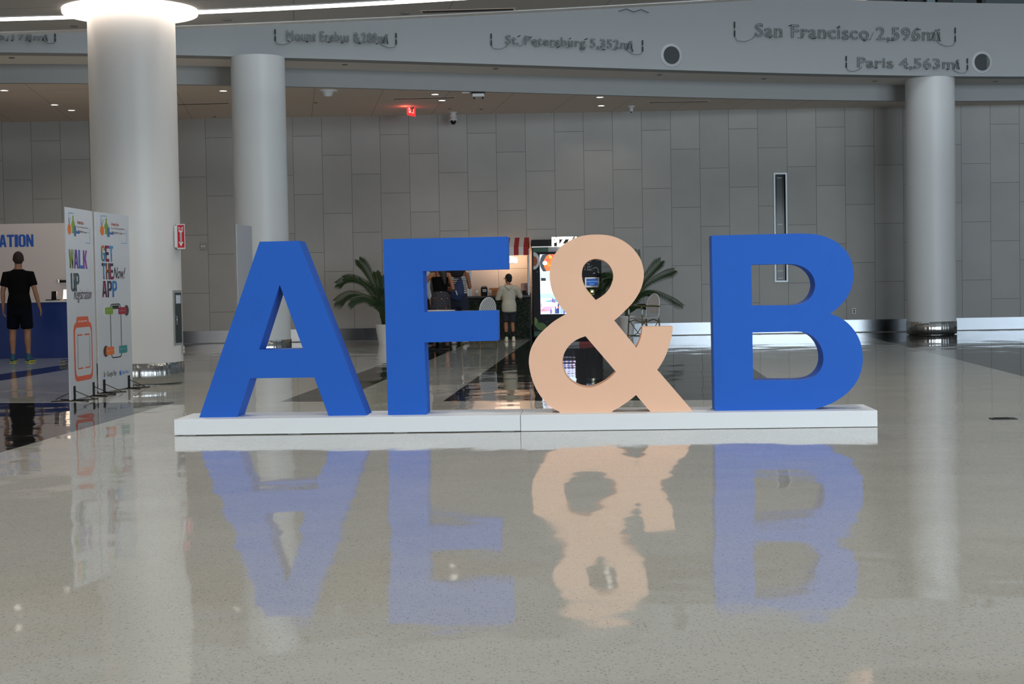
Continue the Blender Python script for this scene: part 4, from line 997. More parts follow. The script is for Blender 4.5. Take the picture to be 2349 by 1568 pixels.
upper_block(2126, 2146, 1.3, 34.4, (120, 140, 144), 'grey metal bin on the upper storey between the dark seats', 'bin', 'bin')
# big lit screen high on the upper storey wall, seen only as a reflection in the floor
# ---- on the panel wall
p = dp(1959, 712.7, YB); X, Z = p.x, p.z
t = thing('power_outlet', 'white double power outlet on the panel wall right of the letter B', 'power outlet', (X, YB, Z))
bm = bmesh.new(); rbox(bm, X-0.035, X+0.035, YB-0.008, YB+0.004, Z-0.058, Z+0.058, 0.003); link('cover_plate', bm, M_WHITE, t)
for s_ in (-1, 1):
    bm = bmesh.new(); rbox(bm, X-0.017, X+0.017, YB-0.011, YB-0.007, Z+s_*0.022-0.014, Z+s_*0.022+0.014, 0.004); link('socket', bm, M_BLACK, t)
p = dp(466, 564.5, YB); X, Z = p.x, p.z
t = thing('wall_switch_box', 'small grey box with round sockets on the panel wall right of the FIRE sign', 'wall box', (X, YB, Z))
bm = bmesh.new(); rbox(bm, X-0.065, X+0.065, YB-0.02, YB+0.004, Z-0.078, Z+0.078, 0.01); link('box', bm, mat('plate_grey', (150, 150, 146)), t)
for s_ in (-0.022, 0.026):
    bm = bmesh.new(); bmesh.ops.create_circle(bm, cap_ends=True, radius=0.018, segments=16, matrix=Matrix.Translation((X+s_, YB-0.022, Z)) @ Matrix.Rotation(R(90), 4, 'X')); link('dial', bm, M_WHITE, t)
# ================================================================== COFFEE STAND
KY = 32.1
kx0, kx1 = dp(972, 690, KY).x, dp(1218.5, 690, KY).x
xm = dp(1069, 690, KY).x
t = thing('coffee_stand', 'coffee bar with leafy green front and striped red and white awning', 'stand', ((xm+kx1)/2, KY, 0))
bm = bmesh.new(); rbox(bm, kx0, kx1, KY+0.03, KY+0.62, 0.0, 0.865, 0.004); link('counter_body', bm, mat('stand_black', (20, 22, 20), 0.6), t)
bm = bmesh.new(); rbox(bm, kx0-0.02, kx1+0.01, KY-0.03, KY+0.64, 0.866, 0.905, 0.005); link('countertop', bm, mat('stand_top', (52, 46, 44), 0.35, noise=0.1), t)
bm = bmesh.new(); rnd = random.Random(3)
for i in range(5200):
    x, z = rnd.uniform(kx0, kx1-0.03), rnd.uniform(0.03, 0.855); y = KY+0.02-rnd.random()*0.035; a = rnd.uniform(0, 6.28); r = rnd.uniform(0.012, 0.024)
    d = Vector((math.cos(a), -rnd.uniform(0.2, 0.9), math.sin(a))).normalized()*r; s = Vector((-math.sin(a), 0, math.cos(a)))*r*0.4; c = Vector((x, y, z))
    f = polyface(bm, [c-d, c+s, c+d, c-s], rnd.choice((0, 0, 1)))
o = link('leaf_panel', bm, [mat('hedge_green', (22, 36, 17), 0.7, spec=0.2), mat('hedge_light', (34, 52, 24), 0.7, spec=0.2)], t); o['kind'] = 'stuff'
M_POST = mat('awning_post', (196, 198, 202), 0.4)
for (x0, x1) in ((1072, 1076.5), (1077.5, 1081.5), (1210.5, 1215)):
    a, b = dp(x0, 640, KY+0.1).x, dp(x1, 640, KY+0.1).x
    bm = bmesh.new(); rbox(bm, a, b, KY+0.08, KY+0.12, 0.905, 1.86, 0.003); link('awning_post', bm, M_POST, t)
ax0, ax1 = dp(1068, 585, KY-0.1).x, dp(1212, 585, KY-0.1).x; az0, az1, az2 = dp(1200, 585, KY-0.1).z, dp(1200, 566, KY-0.1).z, dp(1200, 544.5, 32.8).z
bm = bmesh.new(); n = int(round((ax1-ax0)/0.0985)); st = (ax1-ax0)/n
for i in range(n):
    a, b = ax1-st*(i+1), ax1-st*i; mi = i % 2; k = 0.0
    sh = 0.03
    for (p, q) in (((KY-0.1, az0), (KY-0.1, az1)), ((KY-0.1, az1), (32.8, az2))):
        da = sh if q[1] == az2 else 0
        polyface(bm, [(a, p[0], p[1]), (b, p[0], p[1]), (b+da, q[0], q[1]), (a+da, q[0], q[1])], mi)
for x in (ax0, ax1):
    polyface(bm, [(x, KY-0.1, az0), (x, KY-0.1, az1), (x+0.03, 32.8, az2), (x+0.03, 32.8, az1)], 0)
aw = link('awning', bm, [mat('awning_red', (156, 24, 26), 0.7), mat('awning_white', (204, 200, 196), 0.7)], t)
sm = aw.modifiers.new('thickness', 'SOLIDIFY'); sm.thickness = 0.006
# lamp bar under the awning, washes the wall behind
bm = bmesh.new(); lx0, lx1 = dp(1150, 600, 32.75).x, dp(1232, 600, 32.75).x; rbox(bm, lx0, ax1, 32.62, 32.66, 1.78, 1.80, 0.004)
link('awning_lamp', bm, mat('awning_lamp', (255, 196, 140), 0.5, emit=3.0), t)
area('awning_light', ((lx0+lx1)/2, 32.6, 1.77), (R(55), 0, 0), lx1-lx0, 0.06, 10, (1.0, 0.62, 0.38))
area('awning_light_b', (dp(1110, 600, 32.6).x, 32.6, 1.77), (R(50), 0, 0), 0.7, 0.06, 3.5, (1.0, 0.64, 0.46))
# lit wall sign, mostly behind the F
wp = dp(1173, 597, YB-0.02)
t2 = thing('lit_wall_sign', 'small glowing white script sign on the wall over the coffee bar', 'sign', tuple(wp))
PW = Plane((0, YB-0.03, 0), (1, 0, 0))
bm = bmesh.new(); cl = [(0, 0), (-.34, -.01), (-.4, .05), (-.34, .1), (-.2, .1), (-.12, .13), (.0, .12), (.06, .1), (.1, .09), (.12, .03), (.1, -.01)]
c0 = PW.px(1174, 600); pts = smooth_curve([(c0[0]+x*0.95, c0[1]+z*0.95-0.015) for x, z in cl], 4)
chain(bm, [PW.w(x, z, 0.0) for x, z in pts], [0.009]*len(pts), 8, closed=True, cap=False); link('glow_outline', bm, mat('neon_white', (255, 240, 230), 0.5, emit=2.0), t2)
bm = bmesh.new()
for k in range(5): chain(bm, [PW.w(c0[0]-0.26+k*0.07, c0[1]+0.0, 0.0), PW.w(c0[0]-0.235+k*0.07, c0[1]+0.045, 0.0), PW.w(c0[0]-0.21+k*0.07, c0[1]+0.0, 0.0)], [0.008]*3, 8)
link('glow_stroke', bm, mat('neon_white', (255, 240, 230)), t2)
bm = bmesh.new(); flat, tris = tri_faces([pts]); vs = [bm.verts.new(PW.w(v.x, v.y, -0.012)) for v in flat]
for tr in tris: bm.faces.new([vs[i] for i in tr])
link('sign_backing', bm, mat('sign_back', (250, 214, 196), 0.5, emit=0.12), t2)
# things on the bar
BZ = 0.9065
def cup(px, label, Y=KY+0.12, s=1.0, group='white paper cups on the bar'):
    x = dp(px, 675, Y).x; t = thing('paper_cup', label, 'cup', (x, Y, BZ), 0, group)
    bm = bmesh.new(); lathe(bm, [(0.026*s, BZ), (0.034*s, BZ+0.095*s)], x, Y, 20, True); link('cup_body', bm, M_WHITE, t, True)
    bm = bmesh.new(); lathe(bm, [(0.037*s, BZ+0.095*s), (0.038*s, BZ+0.105*s), (0.033*s, BZ+0.108*s), (0.030*s, BZ+0.12*s)], x, Y, 20, True); link('lid', bm, M_WHITE, t, True)
    bm = bmesh.new(); lathe(bm, [(0.0305*s, BZ+0.05*s), (0.032*s, BZ+0.062*s)], x, Y, 20); link('printed_band', bm, mat('cup_print', (150, 140, 140), 0.6), t, True)
cup(1093.7, 'white lidded paper cup on the bar, left of the black canister')
cup(1124, 'white lidded paper cup on the bar, right of the black canister')
x = dp(1110.7, 670, KY+0.14).x
t = thing('black_canister', 'black canister with a white label on the coffee bar', 'canister', (x, KY+0.14, BZ))
bm = bmesh.new(); rbox(bm, x-0.068, x+0.068, KY+0.08, KY+0.21, BZ, BZ+0.175, 0.012); link('canister_body', bm, M_BLACK, t)
bm = bmesh.new(); rbox(bm, x-0.03, x+0.045, KY+0.076, KY+0.081, BZ+0.085, BZ+0.135, 0.002); link('label', bm, M_WHITE, t)
bm = bmesh.new(); 
for i in range(3): box(bm, x-0.018+i*0.018, x-0.006+i*0.018, KY+0.0745, KY+0.077, BZ+0.1, BZ+0.12)
link('label_print', bm, M_GRAPH, t)
bm = bmesh.new()
for i in range(7): chain(bm, [(x-0.05+i*0.016, KY+0.15, BZ+0.17), (x-0.052+i*0.017, KY+0.15, BZ+0.185+0.01*(i % 3))], [0.006]*2, 8)
link('straw_tip', bm, M_BLACK, t)
for i, (px, w_, lab) in enumerate(((1127.5, 0.05, 'brown paper bag on the bar behind the right paper cup'), (1135.5, 0.055, 'brown paper bag in the middle of the row on the bar'), (1145.5, 0.055, 'brown paper bag on the bar just left of the boy'))):
    x = dp(px, 665, KY+0.3).x; y = KY+0.26+0.09*i
    t = thing('paper_bag', lab, 'bag', (x, y, BZ), 0, 'brown paper bags on the bar')
    bm = bmesh.new(); rbox(bm, x-w_, x+w_, y-0.04, y+0.04, BZ, BZ+0.135, 0.008); link('bag', bm, mat('kraft_paper', (168, 112, 66), 0.7, noise=0.12, nscale=12), t)
    bm = bmesh.new(); rbox(bm, x-w_*0.9, x+w_*0.9, y-0.012, y+0.012, BZ+0.132, BZ+0.16, 0.004); link('folded_top', bm, mat('kraft_paper', (168, 112, 66)), t)
x = dp(1203, 655, KY+0.3).x
t = thing('counter_sign', 'small pink menu stand at the right end of the bar', 'sign', (x, KY+0.3, BZ))
bm = bmesh.new(); rbox(bm, x-0.075, x+0.07, KY+0.29, KY+0.30, BZ, BZ+0.245, 0.002); link('sign_card', bm, mat('pink_card', (186, 150, 142), 0.5), t)
bm = bmesh.new()
for k, (a, b) in enumerate(((-0.02, 0.05), (-0.01, 0.045), (-0.06, 0.06))): box(bm, x+a, x+b, KY+0.287, KY+0.289, BZ+0.175-k*0.014*(1 if k < 2 else 4), BZ+0.18-k*0.014*(1 if k < 2 else 4))
link('printed_line', bm, mat('print_brown', (110, 80, 78), 0.5), t)
x = dp(1207, 672, KY+0.14).x
t = thing('till_tray', 'low black tray with a small clear jar at the right end of the bar', 'tray', (x, KY+0.14, BZ))
bm = bmesh.new(); rbox(bm, x-0.12, x+0.10, KY+0.135, KY+0.275, BZ, BZ+0.045, 0.008); link('tray', bm, M_BLACK, t)
bm = bmesh.new(); lathe(bm, [(0.03, BZ+0.045), (0.034, BZ+0.09), (0.03, BZ+0.1)], x-0.04, KY+0.2, 18, True); link('jar', bm, M_GRAPH, t, True)
# tall black cabinet at the left end, behind the two women
t = thing('drinks_cabinet', 'tall black drinks cabinet at the left end of the coffee bar behind the women', 'cabinet', ((kx0+xm)/2, KY+0.4, 0))
ca, cb = dp(985, 640, 32.75).x, dp(1068, 640, 32.75).x
bm = bmesh.new(); rbox(bm, ca-0.3, cb, 32.76, 33.02, 0.0, 2.0, 0.01); link('cabinet_body', bm, mat('stand_black', (20, 22, 20)), t)
bm = bmesh.new(); rbox(bm, ca-0.26, cb-0.04, 32.745, 32.765, 0.95, 1.93, 0.006); link('cabinet_door', bm, mat('cabinet_gloss', (10, 10, 11), 0.2), t)
bm = bmesh.new(); rbox(bm, cb-0.08, cb-0.06, 32.725, 32.745, 1.2, 1.6, 0.004); link('door_handle', bm, M_STEEL, t)

# ================================================================== PIZZA MACHINE
MY = 32.12
mx0, mx1 = dp(1221.5, 660, MY).x, dp(1380.5, 660, MY).x
MZ = dp(1240, 549.5, MY).z
PM = Plane((0, MY, 0), (1, 0, 0))
t = thing('pizza_machine', 'black vending machine with glowing PIZZA letters and a bright picture screen', 'vending machine', ((mx0+mx1)/2, MY, 0))
bm = bmesh.new(); rbox(bm, mx0, mx1, MY, YB-0.03, 0.04, MZ-0.16, 0.01)
def starry(name):
    m = mat(name, (20, 22, 26), 0.4, spec=0.15); nt, nd, lk = nodes(m); b = nd['Principled BSDF']
    g = nd.new('ShaderNodeNewGeometry'); v = nd.new('ShaderNodeTexVoronoi'); v.inputs['Scale'].default_value = 17; lk.new(g.outputs['Position'], v.inputs['Vector'])
    s = nd.new('ShaderNodeSeparateColor'); lk.new(v.outputs['Color'], s.inputs[0])
    k = math_node(nt, 'MULTIPLY', math_node(nt, 'LESS_THAN', v.outputs['Distance'], 0.14), math_node(nt, 'LESS_THAN', s.outputs[0], 0.4))
    mx = nd.new('ShaderNodeMix'); mx.data_type = 'RGBA'; lk.new(k, mx.inputs[0]); mx.inputs[6].default_value = (*lin((20, 22, 26)), 1); mx.inputs[7].default_value = (*lin((150, 150, 156)), 1)
    lk.new(mx.outputs[2], b.inputs['Base Color']); return m
link('machine_body', bm, starry('speckled_black'), t)
bm = bmesh.new(); rbox(bm, mx0-0.005, mx1+0.005, MY-0.03, YB-0.03, MZ-0.135, MZ, 0.008); link('header', bm, M_BLACK, t)
bm = bmesh.new(); box(bm, mx0, mx1, MY-0.006, MY+0.1, MZ-0.155, MZ-0.137); link('light_strip', bm, mat('strip_white', (236, 232, 230), 0.4, emit=0.5), t)
bm = bmesh.new(); rbox(bm, mx0+0.03, mx1-0.03, MY+0.05, YB-0.06, 0, 0.04, 0.004); link('machine_foot', bm, M_BLACK, t)
za, zb_ = PM.px(1240, 566.5)[1], PM.px(1240, 577.5)[1]
xg, xw = PM.px(1257.5, 570)[0], PM.px(1257.5, 570)[0]+0.33
for (a, b, c, nm) in ((mx0+0.02, xg, (36, 82, 60), 'green_stripe'), (xg, xw, (150, 152, 156), 'pale_stripe'), (xw, mx1-0.02, (140, 34, 36), 'red_stripe')):
    bm = bmesh.new(); box(bm, a, b, MY-0.004, MY+0.001, zb_, za); link(nm, bm, mat(nm, c, 0.5), t)
    bm = bmesh.new(); L = mx1-mx0; zz = PM.px(1230, 760)[1]; z9 = PM.px(1230, 771)[1]; i_ = ['green_stripe', 'pale_stripe', 'red_stripe'].index(nm)
    box(bm, mx0+0.02+(L-0.04)*i_/3, mx0+0.02+(L-0.04)*(i_+1)/3, MY-0.004, MY+0.001, z9, zz); link(nm, bm, mat(nm, c), t)
a0, zt = PM.px(1265.5, 543.5); a1, zb2 = PM.px(1331, 563.5)
bm = text_mesh('PIZZA', bold=0.055, extrude=0.012); fit(bm, a1-a0, zt-zb2)
for v in bm.verts: v.co.z *= 0.25
bmesh.ops.transform(bm, matrix=PM.mtx(a0, zb2, 0.045), verts=bm.verts)
link('lit_letters', bm, mat('pizza_glow', (255, 246, 232), 0.5, emit=5.0), t)
# screen and its pictures
s0, zt = PM.px(1238, 583.5); s1, zb3 = PM.px(1318, 719)
bm = bmesh.new(); box(bm, s0, s1, MY-0.012, MY+0.004, zb3, zt); scr = link('screen', bm, mat('screen_white', (250, 252, 255), 0.3, emit=1.0), t)
def E_(n, c, e=0.95): return mat('lit_'+n, c, 0.4, emit=e)
def spoly(nm, pts, c, off=0.014, smooth=False):
    """pts in pixels of the photograph's screen picture"""
    q = [PM.px(*p) for p in pts]
    q = [(min(max(x, s0), s1), min(max(z, zb3), zt)) for x, z in q]
    if smooth: q = smooth_curve(q, 3)
    link(nm, flat_shape(PM, [q], off), E_('%d_%d_%d' % c, c), scr)
def sell(nm, cx, cy, rx, ry, c, off, a0=0, a1=360, n=24):
    spoly(nm, [(cx+rx*math.cos(R(a0+(a1-a0)*k/n)), cy+ry*math.sin(R(a0+(a1-a0)*k/n))) for k in range(n)], c, off)
sell('picture_plate', 1282, 602, 44, 36, (60, 66, 74), 0.0135); sell('picture_plate', 1285, 604, 38, 31, (235, 120, 60), 0.014)
rp = random.Random(5)
for k in range(46):
    an = rp.uniform(0, 6.28); rr = rp.random()**0.5; cx, cy = 1285+34*rr*math.cos(an), 604+25*rr*math.sin(an)
    sell('picture_food', cx, cy, rp.uniform(2, 5.5), rp.uniform(1.5, 4), rp.choice(((255, 220, 120), (240, 90, 80), (255, 160, 60), (250, 250, 235), (220, 60, 60), (180, 190, 60), (255, 190, 150))), 0.0145+k*0.00005, n=10)
sell('picture_food', 1250, 603, 5.5, 5, (255, 252, 245), 0.0162)
spoly('picture_cloth', [(1238, 623), (1262, 621), (1318, 622), (1318, 644), (1238, 644)], (206, 222, 244), 0.0165)
spoly('picture_box', [(1241, 637), (1252, 637.5), (1252, 644), (1241, 644)], (36, 38, 48), 0.017)
spoly('picture_sky', [(1238, 673), (1318, 673), (1318, 684), (1238, 684)], (190, 244, 255), 0.0165)
spoly('picture_hill', [(1252, 690), (1262, 688), (1275, 684), (1285, 686), (1318, 688), (1318, 694), (1252, 692)], (110, 190, 240), 0.017)
spoly('picture_town', [(1238, 693), (1318, 692), (1318, 719), (1238, 719)], (240, 226, 244), 0.0172)
spoly('picture_roof', [(1240, 709), (1250, 703), (1272, 703), (1258, 714), (1240, 714)], (246, 178, 206), 0.0175)
spoly('picture_roof', [(1239, 713), (1246, 708), (1254, 714)], (226, 150, 166), 0.0178)
for (x, y0, y1, w_, c) in ((1268, 682, 693, 1.6, (120, 100, 150)), (1261, 687, 693, 1.2, (200, 150, 190)), (1272, 686, 694, 2.0, (150, 120, 170)), (1281, 694, 719, 1.6, (50, 66, 120)), (1274, 701, 719, 1.2, (90, 96, 170)), (1264, 708, 719, 2.4, (130, 124, 200)),
                          (1278, 706, 719, 3.0, (60, 84, 150)), (1288, 700, 719, 3, (150, 190, 240)), (1294, 697, 719, 2.2, (90, 110, 190)), (1303, 699, 719, 3, (120, 130, 190)), (1311, 702, 719, 2.4, (90, 80, 140)), (1242, 695, 705, 1.4, (190, 170, 230)), (1247, 700, 704, 1.8, (230, 190, 220))):
    spoly('picture_tower', [(x-w_, y0+3), (x, y0), (x+w_, y0+3), (x+w_, y1), (x-w_, y1)], c, 0.0182)
spoly('picture_accent', [(1279, 703), (1285, 704.5), (1279, 707)], (255, 130, 60), 0.0188)
# plate picture at the left edge and the basil print low down
def mpoly(nm, pts, m, off, smooth=False):
    q = [PM.px(*p) for p in pts]; q = [(max(x, mx0+0.004), z) for x, z in q]
    if smooth: q = smooth_curve(q, 3)
    link(nm, flat_shape(PM, [q], off), m, t)
mpoly('plate_print', [(1224+14*math.cos(R(a)), 598+20*math.sin(R(a))) for a in range(-92, 93, 8)], mat('plate_print', (190, 194, 200), 0.5), 0.003)
mpoly('food_print', [(1223.5+9.5*math.cos(R(a)), 599+12*math.sin(R(a))) for a in range(-92, 93, 12)], mat('food_print', (150, 84, 54), 0.6, noise=0.4, nscale=30), 0.004)
mpoly('leaf_print', [(1229, 738), (1238, 739.5), (1247, 741), (1254, 748), (1248, 756), (1238, 757), (1231, 751), (1227.5, 745)], mat('leaf_print', (78, 110, 58), 0.6, noise=0.4, nscale=14), 0.003, True)
mpoly('leaf_print', [(1226.5, 728), (1231, 730), (1234, 736), (1230, 743), (1226.5, 746)], mat('leaf_print_b', (104, 130, 66), 0.6, noise=0.3, nscale=14), 0.0035, True)
# caution panel, handwriting, arrow, button
c0_, c1_ = PM.px(1341.5, 636), PM.px(1375, 658.5)
link('panel_frame', flat_shape(PM, [rrect(c0_[0], c1_[1], c1_[0], c0_[1], 0.012), rrect(c0_[0]+0.03, c1_[1]+0.036, c1_[0]-0.03, c0_[1]-0.028, 0.002)], 0.006), mat('panel_frame', (186, 176, 168), 0.3, metal=0.6), t)
link('panel_display', flat_shape(PM, [rrect(c0_[0]+0.03, c1_[1]+0.036, c1_[0]-0.03, c0_[1]-0.028, 0.002)], 0.004), mat('panel_blue', (24, 74, 150), 0.4, emit=0.5), t)
gm = mat('panel_type', (120, 176, 236), 0.5, emit=0.7); w_ = c1_[0]-c0_[0]
bm = ptext(PM, 'CAUTION', c0_[0]+0.038, c1_[1]+0.108, c1_[0]-0.036, c1_[1]+0.133, 0.007, bold=0.01, spacing=1.1); link('panel_text', bm, gm, t)
bm = ptext(PM, 'HOT', c0_[0]+w_*0.33, c1_[1]+0.055, c0_[0]+w_*0.67, c1_[1]+0.083, 0.007, bold=0.01, spacing=1.3); link('panel_text', bm, gm, t)
wt = mat('chalk', (178, 178, 180), 0.6)
for s_, x0, y0, x1, y1 in (('1 . Pick', 1340, 594.5, 1357, 600), ('2 . Pay', 1340, 603, 1353.5, 608), ('3 . Wait', 1340.5, 609.5, 1356, 613.5), ('4 . Enjoy', 1340, 615, 1358, 621)):
    bm = ptext_px(PM, s_, x0, y0, x1, y1, off=0.003, shear=0.3); link('handwriting', bm, wt, t)
bm = bmesh.new(); pline(bm, PM, [PM.px(*p) for p in ((1360, 616.5), (1363, 614), (1367, 613), (1370.5, 615), (1372.5, 619), (1372, 626), (1369.5, 623.5), (1372, 626), (1374.5, 624))], 0.008, 0.003)
pline(bm, PM, [PM.px(*p) for p in ((1371, 594), (1374, 597), (1378, 597.3), (1380, 596))], 0.006, 0.003); link('drawn_arrow', bm, mat('chalk_yellow', (196, 190, 150), 0.6), t)
b0_, b1_ = PM.px(1353.8, 664), PM.px(1363, 675.3)
link('button_plate', flat_shape(PM, [rrect(b0_[0], b1_[1], b1_[0], b0_[1], 0.003), rrect(b0_[0]+0.010, b1_[1]+0.010, b1_[0]-0.010, b0_[1]-0.010, 0.002)], 0.006), mat('button_green', (170, 186, 40), 0.4, emit=0.3), t)
bm = bmesh.new(); ball(bm, PM.w((b0_[0]+b1_[0])/2, (b0_[1]+b1_[1])/2+0.012, 0.006), (0.022, 0.008, 0.022), 14, 8); link('lit_button', bm, mat('button_glow', (255, 255, 250), 0.4, emit=3), t)
bm = bmesh.new(); c = PM.w(*PM.px(1363, 626.5), 0.006); ball(bm, c, (0.024, 0.006, 0.014), 12, 8); link('lock', bm, M_STEEL, t)

# ================================================================== PALMS
def frond(path, width, t, m, droop=0.35, n=36, up=0.0):
    """arched rib with two rows of narrow leaflets"""
    P = [Vector(p) for p in path]; k = len(P)-1
    def at(s):
        s = min(max(s, 0), 1)*k; i = min(int(s), k-1); f = s-i
        p0 = P[i-1] if i > 0 else P[0]*2-P[1]; p3 = P[i+2] if i+2 <= k else P[k]*2-P[k-1]
        p1, p2 = P[i], P[i+1]
        return 0.5*((2*p1)+(-p0+p2)*f+(2*p0-5*p1+4*p2-p3)*f*f+(-p0+3*p1-3*p2+p3)*f**3)
    bm = bmesh.new()
    pts = [at(i/14) for i in range(15)]; chain(bm, pts, [0.010*(1-i/16)+0.001 for i in range(15)], 6)
    for i in range(n):
        s = 0.22+0.78*i/(n-1); p = at(s); tg = (at(s+0.02)-at(s-0.02)).normalized()
        side = tg.cross(Vector((0, 0.8, 0.6))); side = side.normalized() if side.length > 0.05 else Vector((1, 0, 0)); upv = side.cross(tg)
        L = width*(math.sin(math.pi*min(1, 0.25+0.8*(1-abs(s-0.5)*1.5)))*0.5+0.6)*(1.0 if s < 0.85 else 1-(s-0.85)*3.2)
        for sg in (-1, 1):
            d = (side*sg*0.75+tg*0.75+upv*0.25).normalized()*L; e = p+d*0.55+Vector((0, 0, -droop*0.1*L)); q = p+d*0.98+Vector((0, 0, -droop*L))
            wv = tg*0.0135*(1 if sg > 0 else 1) + upv*0.003
            a, b, c, d2 = bm.verts.new(p-wv*0.5), bm.verts.new(p+wv*0.5), bm.verts.new(e+wv), bm.verts.new(e-wv); f = bm.verts.new(q)
            bm.faces.new((a, b, c, d2)).material_index = i % 2; bm.faces.new((d2, c, f)).material_index = i % 2
    return link('frond', bm, [mat('palm_green', (50, 74, 34), 0.45), mat('palm_dark', (30, 50, 26), 0.45)], t)
def pot(x, Y, r, h, t):
    bm = bmesh.new(); prof = [(0.0001, 0.0), (r*0.66, 0.0)]
    n = 26
    for i in range(n+1):
        z = h*i/n; prof.append((r*(0.66+0.34*i/n)+(0.004 if i % 2 else 0), 0.002+z))
    prof += [(r*0.93, h+0.002), (r*0.91, h-0.05), (0.0001, h-0.05)]
    lathe(bm, prof, x, Y, 40); link('pot', bm, mat('ribbed_pot', (214, 212, 208), 0.5), t, True)
    bm = bmesh.new(); lathe(bm, [(0.0001, h-0.04), (r*0.915, h-0.045)], x, Y, 24); link('soil', bm, mat('soil', (40, 32, 26), 0.9), t)
def palm(px, py_base, Y, r, h, label, tips, extra):
    """tips: list of pixel paths beyond the pot with depth offsets"""
    x = dp(px, py_base, Y).x; t = thing('potted_palm', label, 'potted palm', (x, Y, 0), 0, None); pot(x, Y, r, h, t)
    base = Vector((x, Y, h-0.04))
    for path, wd, dr in tips:
        P = [base+Vector((random.uniform(-.03, .03), random.uniform(-.03, .03), 0))]
        for (qx, qy, dy) in path: P.append(dp(qx, qy, Y+dy))
        frond(P, wd, t, None, dr)
    for (dx, dy, dz, wd) in extra:
        P = [base, base+Vector((dx*0.25, dy*0.25, dz*0.7)), base+Vector((dx*0.6, dy*0.6, dz*1.0)), base+Vector((dx, dy, dz*0.8))]; frond(P, wd, t, None, 0.4)
    bm = bmesh.new()
    for i in range(7):
        a = i*0.9; chain(bm, [base+Vector((0.03*math.cos(a), 0.03*math.sin(a), -0.02)), base+Vector((0.05*math.cos(a), 0.05*math.sin(a), 0.30+0.03*i))], [0.014, 0.006], 8)
    link('stem', bm, mat('palm_stem', (70, 84, 46), 0.6), t)
palm(882, 770, 30.5, 0.172, 0.395, 'potted palm in a ribbed white pot left of the letter F',
     [([(874, 700, 0), (858, 655, -.1), (842, 622, -.15), (824, 598, -.2)], 0.20, 0.10),
      ([(868, 690, -.1), (840, 655, -.3), (806, 640, -.4), (774, 650, -.45)], 0.20, 0.25),
      ([(872, 680, .1), (845, 652, .1), (815, 638, .15), (790, 638, .2)], 0.18, 0.2),
      ([(866, 700, -.2), (840, 680, -.4), (806, 674, -.5), (772, 690, -.55)], 0.22, 0.5),
      ([(874, 705, -.25), (852, 690, -.5), (830, 684, -.6), (806, 690, -.7)], 0.18, 0.6),
      ([(880, 690, 0), (878, 655, 0), (877, 634, 0)], 0.15, 0.1), ([(876, 690, .2), (866, 650, .3), (862, 625, .4)], 0.16, 0.1),
      ([(878, 725, -.15), (872, 712, -.3), (867, 704, -.4)], 0.10, 0.3)],
     [(0.35, 0.3, 0.75, 0.2), (0.5, -0.15, 0.6, 0.2), (0.15, -0.5, 0.7, 0.2), (-0.1, 0.5, 0.8, 0.2), (0.45, 0.25, 0.45, 0.18)])
palm(1439, 770, 31.6, 0.172, 0.455, 'potted palm in a ribbed white pot behind the ampersand',
     [([(1447, 690, 0), (1468, 655, -.1), (1492, 625, -.15), (1515, 600, -.2)], 0.22, 0.12),
      ([(1449, 690, -.1), (1478, 656, -.2), (1512, 634, -.25), (1545, 620, -.3)], 0.20, 0.35),
      ([(1450, 700, -.1), (1474, 672, -.3), (1500, 668, -.35), (1535, 682, -.4), (1564, 699, -.4)], 0.13, 0.75),
      ([(1444, 680, .1), (1455, 630, .1), (1462, 576, .15)], 0.16, 0.1),
      ([(1430, 690, 0), (1412, 652, 0), (1396, 645, 0), (1380, 662, 0)], 0.24, 0.55),
      ([(1430, 690, .1), (1410, 655, .1), (1396, 634, .1), (1382, 632, .1)], 0.16, 0.3),
      ([(1448, 712, -.1), (1462, 704, -.15), (1478, 704, -.2)], 0.12, 0.1),
      ([(1452, 690, .2), (1480, 672, .2), (1494, 676, .2)], 0.16, 0.5)],
     [(0.3, 0.35, 0.8, 0.2), (-0.4, 0.2, 0.9, 0.2), (-0.3, -0.4, 0.8, 0.2), (0.0, 0.5, 0.9, 0.2)])

# ================================================================== BISTRO CHAIRS AND TABLE
def weave(name):
    m = mat(name, (206, 204, 200), 0.5); nt, nd, lk = nodes(m); b = nd['Principled BSDF']
    g = nd.new('ShaderNodeTexCoord'); s = nd.new('ShaderNodeSeparateXYZ'); lk.new(g.outputs['Object'], s.inputs[0])
    q = math_node(nt, 'ADD', s.outputs[0], s.outputs[1])
    a = math_node(nt, 'FRACT', math_node(nt, 'MULTIPLY', math_node(nt, 'ADD', q, s.outputs[2]), 22)); c = math_node(nt, 'FRACT', math_node(nt, 'MULTIPLY', math_node(nt, 'SUBTRACT', q, s.outputs[2]), 22))
    k = math_node(nt, 'MULTIPLY', math_node(nt, 'LESS_THAN', a, 0.5), math_node(nt, 'LESS_THAN', c, 0.5))
    mx = nd.new('ShaderNodeMix'); mx.data_type = 'RGBA'; lk.new(k, mx.inputs[0]); mx.inputs[6].default_value = (*lin((206, 204, 200)), 1); mx.inputs[7].default_value = (*lin((78, 62, 56)), 1)
    lk.new(mx.outputs[2], b.inputs['Base Color']); return m
M_WEAVE = weave('woven_cane'); M_RATTAN = mat('olive_rattan', (92, 80, 42), 0.4, noise=0.1); M_WRAP = mat('white_wrap', (200, 200, 198), 0.5)
